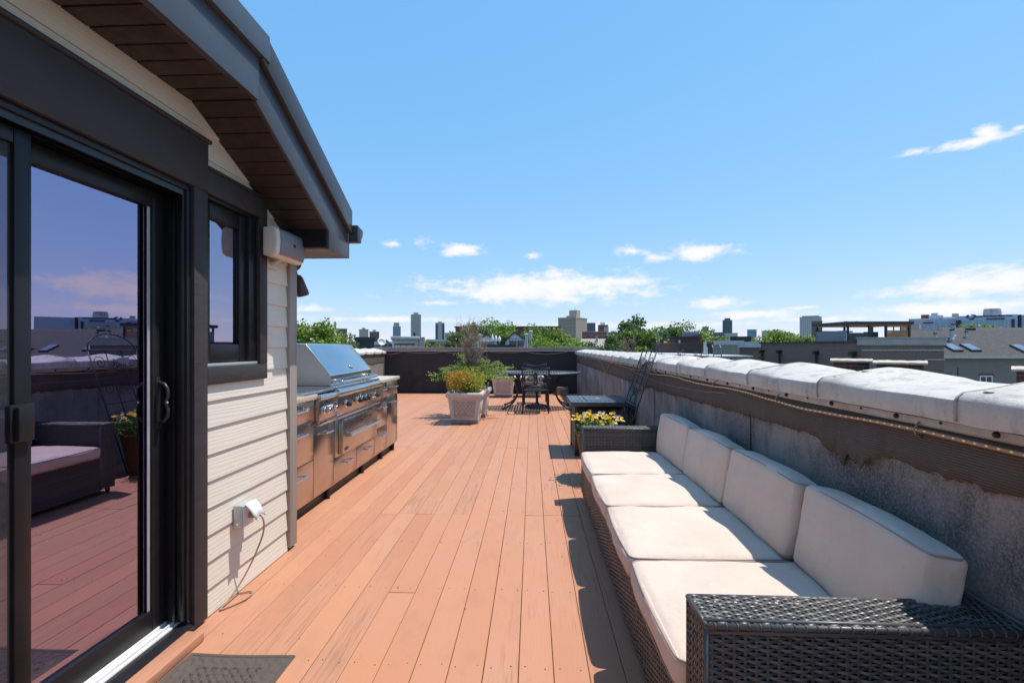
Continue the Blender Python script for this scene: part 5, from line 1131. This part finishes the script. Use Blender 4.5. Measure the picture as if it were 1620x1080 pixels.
# grey hipped roof right of the tan block
f = Fr(935, 62); t = f.thing('shed_house', 'house with a plain taupe roof slope right of the tan block', 'house'); x0, x1 = f.x(909), f.x(958); z0_, z1_ = f.z(935, 549), f.z(935, 535)
B_(t, 'wall', 'brick_tan_wall', (x0, x1, 0, 8, 0, z0_)); MB().prism([(-.3,z0_-.1),(4,z1_),(8.3,z0_-.1)], 'x', x0-.2, x1+.2).build('roof', 'roof_tan', t, world=False); B_(t, 'flue', 'hvac', (.6, .9, 1.5, 1.8, z1_-.5, z1_+.35))
# brick building with the dark penthouse and rooftop units
f = Fr(1085, 37, .12); t = f.thing('brick_building', 'dark brick building with orange coping and a dark penthouse beyond the coping tiles', 'building'); x0, x1 = f.x(1042), f.x(1128); zt = f.z(1085, 544)
B_(t, 'wall', 'brick_dark', (x0, x1, 0, 9, 0, zt)); B_(t, 'coping', 'lintel_red', (x0-.06, x1+.06, -.06, 9.06, zt+.004, zt+.09)); B_(t, 'chimney', 'brick_dark', (x0-.02, x0+.42, .5, 1.2, zt+.095, zt+.38))
pz = f.z(1090, 533.2); xa, xb = f.x(1073), f.x(1113); B_(t, 'penthouse', 'dark_siding', (xa, xb, 2.5, 7, zt+.095, pz)); B_(t, 'penthouse_roof', 'roof_dark', (xa-.15, xb+.15, 2.35, 7.1, pz+.004, pz+.1)); B_(t, 'door', 'white_wall', (xa+.28, xa+.42, 2.46, 2.498, zt+.1, pz-.2)); B_(t, 'wall_end', 'brick_red', (xb+.01, xb+.25, 2.5, 6, zt+.095, pz+.25))
for k, pp in enumerate((1085, 1093.5, 1101)):
    fu = Fr(pp, 42.5); tt = fu.thing('rooftop_unit', ['left','middle','right'][k]+' grey cooling unit on top of the dark penthouse', 'cooling unit', 'cooling units on the penthouse'); z_ = pz+.105; B_(tt, 'casing', 'hvac', (-.26,.26,-.26,.26,z_,z_+.42), bevel=.02); MB().lathe([(.20,z_+.424),(.20,z_+.46),(.05,z_+.47)], 14).build('fan_guard', 'black_steel', tt, world=False); B_(tt, 'grille', 'grey_siding', (-.2,.2,-.275,-.262,z_+.06,z_+.36))
# pale roof with its vent pipes, ladder, clutter
f = Fr(1158, 27, .5); t = f.thing('flat_roof_building', 'low building with a bright white flat roof and thin vent pipes', 'building'); x0, x1 = f.x(1124), f.x(1188); zt = f.z(1158, 562.5)
B_(t, 'wall', 'grey_siding', (x0, x1, 0, 14, 0, zt-.06)); B_(t, 'roof', 'roof_pale', (x0-.08, x1+.08, -.08, 14.1, zt-.056, zt)); 
for k in range(3): B_(t, 'vent_pipe', 'hvac', (-.05+k*.22, .03+k*.22, 3+.3*k, 3.08+.3*k, zt+.004, zt+[.75,.8,.45][k]))
for k in range(3): B_(t, 'panel', 'dark_siding', (x0+.3+k*.8, x0+.34+k*.8, -.02, -.004, 0, zt-.1))
simple('city_building', 'brown house with a flat roof and pale parapet behind the white roof', 1170, 1201, 549.5, 46, 'brick_brown', depth=10, roof='roof_pale'); simple('city_building', 'dark roofed penthouse between the trees and the long brick building', 1157, 1187, 537.5, 75, 'brick_dark', depth=6, roof='roof_dark'); simple('city_building', 'pale cluttered rooftop below the slate tower', 1130, 1175, 545.5, 60, 'tan_concrete', depth=10, roof='roof_pale')
f = Fr(1128, 23); t = f.thing('roof_ladder', 'thin grey ladder rising over the roof edge by the dark brick building', 'ladder'); za, zb = f.z(1125, 569), f.z(1121, 546)
for s_ in (0, .32): MB().tube([(s_+.2,0,za-2),(s_,.0,zb-.1),(s_-.04,.25,zb)], .022, 6).build('rail', 'grey_siding', t, world=False)
for k in range(6): u = k/6; MB().tube([(.09-.1*u,0,za-.2+(zb-za)*u),(.41-.1*u,0,za-.2+(zb-za)*u)], .014, 5).build('rung', 'grey_siding', t, world=False)
# long brick building: corner at column 1348
cx_, cy_ = 16.4, 24.0
t = thing('long_brick_building', 'long brown brick building with a stone parapet band right of centre', 'building', (cx_, cy_, GZ)); zt = 1.64-GZ
B_(t, 'wall', 'brick_brown', (0, 3.92, 0, 10.3, 0, zt-.30)); B_(t, 'wall_side', 'brick_brown', (-.012, -.001, .3, 10.3, 0, zt-.16)); B_(t, 'side_coping', 'black_steel', (-.10, .35, .32, 10.4, zt-.155, zt-.08)); B_(t, 'parapet_band', 'stone', (-.05, 3.97, -.06, .30, zt-.298, zt+.03)); B_(t, 'coping', 'stone', (-.09, 4.0, -.10, .33, zt+.034, zt+.10)); B_(t, 'string_course', 'stone', (-.02, 3.95, -.035, -.002, zt-.57, zt-.51)); B_(t, 'roof', 'roof_tan', (.36, 3.9, .32, 10.25, zt-.296, zt-.25)); B_(t, 'sill_course', 'stone', (3.0, 3.95, -.035, -.002, zt-1.05, zt-.98))
for k, yy in enumerate((.5, 3.6, 7.6, 9.9)):
    MB().tube([(-.12,yy,8.2),(-.12,yy,zt-.95),(-.12,yy,zt-.82)], .06, 8).build('downpipe', 'black_steel', t, world=False); B_(t, 'rain_head', 'black_steel', (-.27, -.014, yy-.13, yy+.13, zt-.815, zt-.62))
# pergola penthouse on it
pz0 = zt-.245
t = thing('roof_pergola', 'black steel roof pergola with a timber slat screen on the long brick building', 'pergola', (17.0, 26.0, GZ)); pt = 2.62-GZ
B_(t, 'roof', 'black_steel', (-.15, 3.35, -.15, 3.0, pt-.16, pt)); B_(t, 'ceiling', 'wood_slat', (-.1, 3.3, -.1, 2.95, pt-.20, pt-.164))
for (xx, yy) in ((0,0),(1.12,0),(1.98,0),(3.2,0),(0,2.75),(1.6,2.75),(3.2,2.75)): B_(t, 'post', 'black_steel', (xx, xx+.09, yy, yy+.09, pz0, pt-.204))
B_(t, 'low_wall', 'grey_siding', (-.02, -.001, .1, 2.74, pz0, pz0+.75)); B_(t, 'low_wall', 'dark_siding', (.1, 1.1, .02, .08, pz0, pz0+.62)); B_(t, 'low_wall', 'dark_siding', (1.22, 1.96, .5, .56, pz0, pz0+.68)); B_(t, 'rail', 'black_steel', (.0, 2.0, 2.6, 2.66, pz0+.72, pz0+.80))
for k in range(9): 
    zz = pz0+.02+k*.105
    if k < 7: B_(t, 'screen_slat', 'wood_slat', (2.10, 3.19, .03, .06, zz, zz+.095))
for k in range(4): B_(t, 'screen_post', 'wood_slat', (2.08+k*.36, 2.13+k*.36, .065, .10, pz0, pt-.206))
B_(t, 'screen_slat', 'wood_slat', (2.10, 3.19, .03, .06, pt-.30, pt-.206))
B_(t, 'vent', 'hvac', (1.0, 1.1, .8, .9, pt+.004, pt+.06)); B_(t, 'vent', 'hvac', (.4, .5, .8, .9, pt+.004, pt+.06))
# near neighbour's brick piers with cream caps (bricks one by one)
def brick_pier(px0, px1, ytop, R, label, rows=9):
    f = Fr((px0+px1)/2, R); t = f.thing('brick_pier', label, 'chimney'); x0, x1 = f.x(px0), f.x(px1); zt = f.z((px0+px1)/2, ytop); dp = .45
    core = B_(t, 'core', 'mortar', (x0+.02, x1-.02, .02, dp, 0, zt-.06)); n = max(2, round((x1-x0)/.21)); w = (x1-x0)/n
    for rw in range(rows):
        z1 = zt-.065-rw*.072; off = .5*(rw % 2)
        for k in range(n+(1 if off else 0)):
            a = max(x0, x0+(k-off)*w); b = min(x1, x0+(k+1-off)*w)
            if b-a > .03: B_(core, 'brick', 'brick_piece', (a+.006, b-.006, .008, .1, z1-.060, z1))
    m = MB(); q = 14; vs = []
    for i in range(q+1):
        for (yy, zz) in ((-.05,0),(-.06,.035),(-.02,.06),(.2,.075),(dp,.06),(dp+.05,0)): vs.append((x0-.05+(x1-x0+.1)*i/q, yy, zt-.06+zz+.012*nz((i*.7,yy*4,R),1)*(zz > 0)))
    m.add(vs, [(i*6+j, (i+1)*6+j, (i+1)*6+j+1, i*6+j+1) for i in range(q) for j in range(5)]+[(0,1,2,3,4,5),tuple(q*6+j for j in (5,4,3,2,1,0))]); m.build('cap', 'cap_cream', t, world=False, smooth='auto')
brick_pier(1318, 1376, 568.5, 12.0, 'low red brick pier with a crumbling cream cap just beyond the coping, left one'); brick_pier(1386, 1462, 571.5, 11.5, 'low red brick pier with a crumbling cream cap just beyond the coping, middle one'); brick_pier(1607, 1680, 582, 11.0, 'low red brick pier with a cream cap at the right edge of the view')
# townhouses with the grey shingle roof
def townhouse():
    t = thing('townhouse_row', 'grey townhouse row with a big shingle roof and skylights on the right', 'house', (33.4, 40, GZ)); L0, L1 = 0, 24; zE = .42-GZ; zR = 2.72-GZ; dp = 4.3
    w = B_(t, 'wall', 'brick_tan_wall', (L0, L1, 0, dp*2, 0, zE)); me_ = MB()
    vs = [(L0-.3,-.35,zE+.02),(L1+.3,-.35,zE+.02),(L1+.3,dp,zR),(L0-.3,dp,zR),(L0-.3,2*dp+.35,zE+.02),(L1+.3,2*dp+.35,zE+.02)]
    me_.add(vs, [(0,1,2,3),(3,2,5,4),(0,3,4),(1,5,2)]); rf = me_.build('roof', 'shingles', t, world=False)
    uv = rf.data.uv_layers.new(name='uv')
    for lp in rf.data.loops: v = rf.data.vertices[lp.vertex_index].co; uv.data[lp.index].uv = (v.x, v.y*1.13)
    B_(t, 'gutter', 'hvac', (L0-.3, L1+.3, -.48, -.36, zE-.10, zE+.04)); B_(t, 'fascia', 'white_wall', (L0-.3, L1+.3, -.355, -.30, zE-.13, zE+.0))
    sl_ = (zR-zE-.02)/(dp+.35)
    def rp(x, y): return zE+.02+(y+.35)*sl_
    R_ = Matrix.Rotation(math.atan(sl_), 3, 'X')
    for (xx, yy) in ((.2,1.0),(2.0,1.0),(3.45,1.0),(7.4,.85),(11.5,.85),(14,.85),(17,.85)):
        m = MB(); m.obox((xx, yy, rp(xx,yy)+.07), (.42,.62,.09), R_); s_ = m.build('skylight', 'roof_dark', rf, world=False); m = MB(); m.obox((xx, yy-.004, rp(xx,yy)+.168), (.36,.55,.008), R_); m.build('pane', 'skylight_glass', rf, world=False)
    for (xx, yy, hh, rr_) in ((3.1,2.35,1.0,.13),(3.5,2.7,.95,.10),(3.75,2.9,1.25,.13),(2.0,2.7,.55,.09),(4.8,2.9,.6,.09),(9.6,1.0,1.75,.17),(10.1,1.0,.6,.10),(14,2.4,1.0,.13),(14.4,2.6,.9,.12)):
        z0 = rp(xx,yy); f_ = MB().lathe([(rr_*1.6,z0-.15),(rr_*1.5,z0+.18),(rr_,z0+.22),(rr_,z0+hh-.12)], 12, (xx,yy,0)).build('flue', 'hvac', rf, world=False, smooth='auto'); MB().lathe([(rr_*1.35,z0+hh-.118),(rr_*1.35,z0+hh),(.02,z0+hh+.06)], 12, (xx,yy,0)).build('flue_cap', 'black_steel', rf, world=False, smooth='auto')
    for k, xx in enumerate((.55, 3.2, 7.0, 10.2, 13.5, 17)):
        ww = .5 if k == 0 else 1.15; zz = zE-1.38
        B_(w, 'lintel', 'lintel_red', (xx, xx+ww, -.03, -.002, zz-.16, zz)); wi = B_(w, 'window', 'white_wall', (xx+.08, xx+ww-.08, -.025, -.002, zz-1.4, zz-.164))
        if k: B_(w, 'pane', 'pane_dark', (xx+.16, xx+ww/2-.04, -.035, -.027, zz-1.3, zz-.24)); B_(w, 'pane', 'pane_dark', (xx+ww/2+.04, xx+ww-.16, -.035, -.027, zz-1.3, zz-.24))
    MB().tube([(1.55,-.02,zE-2),(1.55,-.02,zE-.9)], .03, 6).build('conduit', 'black_steel', t, world=False)
    t2 = thing('townhouse_row', 'second shingle roof rising behind the grey townhouse row at the right edge', 'house', (45.0, 52, GZ)); zE2, zR2 = 1.6-GZ, 3.45-GZ
    B_(t2, 'wall', 'brick_tan_wall', (0, 22, 0, 9, 0, zE2)); m = MB(); m.add([(-.3,-.3,zE2),(22,-.3,zE2),(22,4.5,zR2),(2.5,4.5,zR2),(-.3,9.3,zE2),(22,9.3,zE2)], [(0,1,2,3),(3,2,5,4),(0,3,4)]); r2 = m.build('roof', 'shingles', t2, world=False); uv = r2.data.uv_layers.new(name='uv')
    for lp in r2.data.loops: v = r2.data.vertices[lp.vertex_index].co; uv.data[lp.index].uv = (v.x, v.y*1.13)
    B_(t2, 'vent', 'roof_dark', (4.4, 5.2, 3.2, 3.6, zE2+1.1, zE2+1.75))
townhouse()
# hospital
def hospital():
    f = Fr(1530, 230); t = f.thing('medical_center', 'pale blue glass medical centre with a lettered roof band behind the townhouses', 'building'); X_ = f.x; Zp = f.z
    def bx(nm, mt, p0, p1, y0, y1, d0, d1, zlo=None): pm = (p0+p1)/2; return B_(t, nm, mt, (X_(p0), X_(p1), d0, d1, 0 if zlo is None else zlo, Zp(pm, y0)))
    bx('brick_wing', 'f_hosp', 1428, 1480, 499, 0, 26, 50); bx('roof_house', 'brick_red', 1448, 1462, 491.5, 0, 30, 38); bx('upper_wing', 'hosp_panel', 1462, 1487, 493, 0, 28, 46); bx('roof_house', 'hosp_panel', 1466, 1477, 488.5, 0, 30, 40); bx('upper_wing', 'hosp_panel', 1487, 1536, 496, 0, 24, 46); bx('roof_house', 'tan_concrete', 1503, 1515, 489.5, 0, 28, 38)
    bx('annex', 'peach', 1428, 1456, 514, 0, -6, 4)
    bx('main_wing', 'hosp_panel', 1436, 1512, 503, 0, 10, 40); bx('main_wing', 'hosp_panel', 1512, 1612, 497.3, 0, 6, 40); bx('end_wing', 'hosp_panel', 1612, 1700, 495, 0, 8, 40); bx('stair_slot', 'sign_dark', 1602, 1607, 503.5, 0, 5.4, 5.99); bx('end_slot', 'sign_dark', 1613, 1619, 495.8, 0, 7.4, 7.99); bx('dark_bay', 'sign_dark', 1512, 1520, 505.5, 0, 5.2, 5.99); bx('canopy', 'sign_dark', 1458, 1474, 508, 0, 9.3, 9.99, Zp(1466, 510)); bx('canopy', 'sign_dark', 1561, 1591, 502, 0, 5.3, 5.99, Zp(1576, 503.6))
    def curtain(p0, p1, y0, y1, n, d):
        z0, z1 = Zp((p0+p1)/2, y1), Zp((p0+p1)/2, y0); xa, xb = X_(p0), X_(p1); w = (xb-xa)/n; rows = 2
        g_ = B_(t, 'curtain_wall', 'hosp_mullion', (xa, xb, d-.25, d-.004, z0, z1))
        for k in range(n):
            for r_ in range(rows):
                za = z0+(z1-z0)*r_/rows; B_(g_, 'pane', 'hosp_glass', (xa+w*k+.12, xa+w*(k+1)-.12, d-.30, d-.252, za+.12, za+(z1-z0)/rows-.12))
    curtain(1457, 1511, 508.5, 531, 16, 10); curtain(1520.5, 1594, 505, 531, 18, 6)
    # dome-like mechanical drum
    xc = X_(1573.5); z0 = Zp(1573, 499); h = Zp(1573, 482.6)-z0; R0 = (X_(1590)-X_(1557))/2
    MB().lathe([(R0,z0-6),(R0,z0+h*.52),(R0*1.02,z0+h*.53),(R0*1.02,z0+h*.60),(R0*.93,z0+h*.93),(R0*.9,z0+h),(R0*.1,z0+h*1.02)], 20, (xc, 22, 0)).build('rotunda', 'f_dome', t, world=False, smooth='auto')
    cu = bpy.data.curves.new('lettering', 'FONT'); cu.body = 'Advocate Illinois Masonic Medical Center'; cu.size = 1.0; cu.extrude = .05; cu.align_x = 'LEFT'; cu.offset = .022
    to = bpy.data.objects.new('lettering_src', cu); COL.objects.link(to); bpy.context.view_layer.update(); dg = bpy.context.evaluated_depsgraph_get(); me = bpy.data.meshes.new_from_object(to.evaluated_get(dg)); bpy.data.objects.remove(to)
    xs = [v.co.x for v in me.vertices]; wd = max(xs)-min(xs); xa, xb = X_(1541), X_(1604); sc = (xb-xa)/wd; za = Zp(1572, 499.6)
    me.transform(Matrix.Translation((xa, 5.9, za))@Matrix.Rotation(pi/2, 4, 'X')@Matrix.Diagonal((sc, sc*1.7, 1, 1))); obj('lettering', me, 'sign_dark', t)
    xl = X_(1536.5); zl = Zp(1536, 499.8); m = MB()
    for k in range(3):
        a0 = k*2.1; m.tube([(xl+1.1*cos(a0+q*.28)*(1-.03*q), 5.85, zl+.75*sin(a0+q*.28)) for q in range(7)], [.22,.32,.36,.34,.28,.2,.1], 6)
    m.build('emblem', 'sign_blue', t, world=False)
    f2 = Fr(1490, 165); t2 = f2.thing('school_building', 'long low brown building with pale windows in front of the medical centre', 'building'); x0, x1 = f2.x(1425), f2.x(1520); z1 = f2.z(1475, 522.5); B_(t2, 'wall', 'brick_brown', (x0, x1, 0, 12, 0, z1)); B_(t2, 'coping', 'stone', (x0-.2, x1+.2, -.2, 12, z1+.004, z1+.5))
    for k in range(12): wdw = B_(t2, 'window', 'white_wall', (x0+1.2+k*2.4, x0+2.7+k*2.4, -.1, -.004, z1-2.6, z1-1.0)); B_(wdw, 'pane', 'far_pane' if 'far_pane' in M else 'skylight_glass', (x0+1.35+k*2.4, x0+2.55+k*2.4, -.16, -.104, z1-2.45, z1-1.15))
hospital()

# ------------------------------------------------------------------ trees
def tree(px, py_top, R, rad, label, mat, n=3600, leaf=.34, tall=None, seed=0, lumps=10, group=None, bare=False, zscale=.85):
    r = random.Random(seed+int(px)); f = Fr(px, R); t = thing('tree', label, 'tree', (f.c.x, f.c.y, GZ), 0, group); zt = f.z(px, py_top); rz_ = (tall or rad*zscale); zc = zt-rz_
    tk = MB(); tk.tube(spline([(0,0,0),(.1,.05,zc*.35),(-.05,.1,zc*.7),(0,0,zc)], 4), [.30-.2*i/12 for i in range(13)], 8)
    for i in range(9):
        a = r.uniform(0, 2*pi); b0 = Vector((0,0,zc*.6+r.uniform(0,.45)*zc*.6)); e = Vector((cos(a)*rad*.7, sin(a)*rad*.7, rz_*r.uniform(.1,.9))); tk.tube([b0, b0+e*.45+Vector((0,0,.3)), b0+e], [.11,.07,.03], 5)
    tk.build('trunk', 'bark', t, world=False, smooth=True)
    m = MB(); cl = []
    for i in range(lumps*3):
        d = Vector((r.gauss(0,1), r.gauss(0,1), r.gauss(.15,.9))).normalized(); k = r.uniform(.45, .98); cl.append((Vector((d.x*rad*k, d.y*rad*k, zc+d.z*rz_*k)), rad*r.uniform(.22,.42)))
    per = int(n*1.7)//len(cl)
    for c, cr in cl:
        for q in range(per):
            d = Vector((r.gauss(0,1), r.gauss(0,1), r.gauss(0,.75))).normalized()*cr*r.random()**.45; leaf_quad(m, c+d, leaf, r, .7, 1.5)
    m.build('crown', mat, t, world=False); return t
G1 = 'street trees beyond the parapets'
tree(478, 498, 32, 2.5, 'bright lime green tree directly behind the grill hood', 'leaf_light', 4200, .22, seed=1, group=G1, tall=2.2); tree(532, 526.5, 60, 2.6, 'small olive green tree right of the bright tree behind the grill', 'leaf_olive', 2600, .26, seed=2, group=G1, tall=2.0); tree(508, 531, 66, 2.4, 'low olive tree between the bright tree and the small olive one', 'leaf_olive', 1800, .28, seed=3, group=G1, tall=2)
tree(703, 537, 85, 2.6, 'low tree below the pale slab right of the white tower', 'leaf_light', 1600, .34, seed=4, group=G1, tall=2); tree(669, 535.5, 50, 1.0, 'tiny tree poking up beside the white penthouse', 'leaf_light', 900, .2, seed=44, group=G1, tall=1.2)
for i, (px, py, R, rd, lb) in enumerate([(762,512,78,4.3,'leafy tree behind the left white gable, next to the dead shrub'),(790,509.5,82,4.2,'tallest of the leafy trees behind the white gables'),(822,514,80,4.2,'leafy tree directly behind the right white gable'),(852,519,74,4.0,'leafy tree right of the white gables in front of the maroon wall'),(876,526,70,3.6,'leafy tree at the foot of the tan apartment block'),(735,523,70,2.6,'leafy tree behind the dead shrub left of the gables')]):
    tree(px, py, R, rd, lb, ['leaf_tree','leaf_light','leaf_tree','leaf_tree','leaf_light','leaf_olive'][i], 4200, .40, seed=10+i, group=G1, tall=rd*.9)
tree(857, 531, 48, 2.6, 'rounded low tree in front of the trees right of the gables', 'leaf_light', 2600, .28, seed=61, group=G1, tall=2.0); tree(905, 537, 52, 2.6, 'low bright tree below the tan apartment block', 'leaf_light', 2400, .28, seed=17, group=G1, tall=1.8); tree(925, 541, 46, 2.2, 'low hedge-like tree right above the corner of the far parapet', 'leaf_light', 2000, .25, seed=18, group=G1, tall=1.6)
tree(958, 533, 40, 2.2, 'dark rounded tree above the far end of the coping tiles', 'leaf_dark', 3200, .22, seed=19, group=G1, tall=2.1); tree(1013, 497.5, 62, 3.6, 'tallest dark tree in the middle distance with an open crown', 'leaf_dark', 4200, .36, seed=20, group=G1, tall=4.6, lumps=9)
for i, (px, py, R, rd, lb) in enumerate([(985,524,55,2.6,'green tree left in front of the tallest dark tree'),(1052,512.5,85,4.2,'broad green tree right of the tallest dark tree'),(1078,515,95,4.4,'broad green tree above the dark penthouse'),(1108,521,90,4.0,'green tree right of the dark penthouse'),(1128,527,80,3.4,'green tree above the ladder'),(1040,531,52,2.4,'low green tree left of the dark brick building'),(1180,533,140,4.8,'far green tree below the blue glass block'),(1160,535,150,4.6,'far green tree at the foot of the slate tower'),(1225,524.5,85,3.6,'bright green tree left of the pale tower'),(1248,524,88,3.6,'bright green tree under the pale tower'),(1268,527,84,3.0,'bright green tree touching the pergola'),(1205,535,95,3.0,'low green tree at the left end of the long brick building')]):
    tree(px, py, R, rd, lb, ['leaf_tree','leaf_tree','leaf_tree','leaf_tree','leaf_light','leaf_light','leaf_tree','leaf_olive','leaf_light','leaf_tree','leaf_light','leaf_tree'][i], 3800, .38, seed=30+i, group=G1, tall=rd*.9)
tree(1436, 529, 70, 2.4, 'round tree beside the pergola in front of the low brown building', 'leaf_light', 2200, .3, seed=50, group=G1, tall=1.5); tree(1412, 533, 80, 2.0, 'small tree behind the timber slat screen', 'leaf_tree', 1600, .3, seed=51, group=G1, tall=1.4); tree(1556, 512.5, 95, 3.0, 'tree top showing over the shingle ridge below the lettering', 'leaf_light', 2400, .38, seed=52, group=G1, tall=2.4)
# bare brown shrubs on the far side of the wall
def bare(px, ytop, R, h, n, label, seed):
    r = random.Random(seed); f = Fr(px, R); t = thing('bare_tree', label, 'tree', (f.c.x, f.c.y, GZ), 0, 'bare trees beyond the coping'); zt = f.z(px, ytop)
    MB().tube([(0,0,0),(.05,0,zt-h)], [.14,.07], 7).build('trunk', 'bark', t, world=False, smooth=True); stems(r, (0,0,zt-h-.2), n, h*1.05, h*.42, .03, .06, 7).build('branches', 'twig_red', t, world=False, smooth=True)
bare(996, 521, 27, 2.2, 16, 'bare brown tree in front of the tallest dark tree', 3); bare(1078, 546, 22, 1.2, 14, 'bare brown bush in front of the dark brick building', 5); bare(1108, 549, 21, .9, 9, 'bare brown bush at the right end of the dark brick building', 6); bare(1052, 549, 21, .9, 8, 'bare brown bush left of the dark brick building beside the trellis', 8)
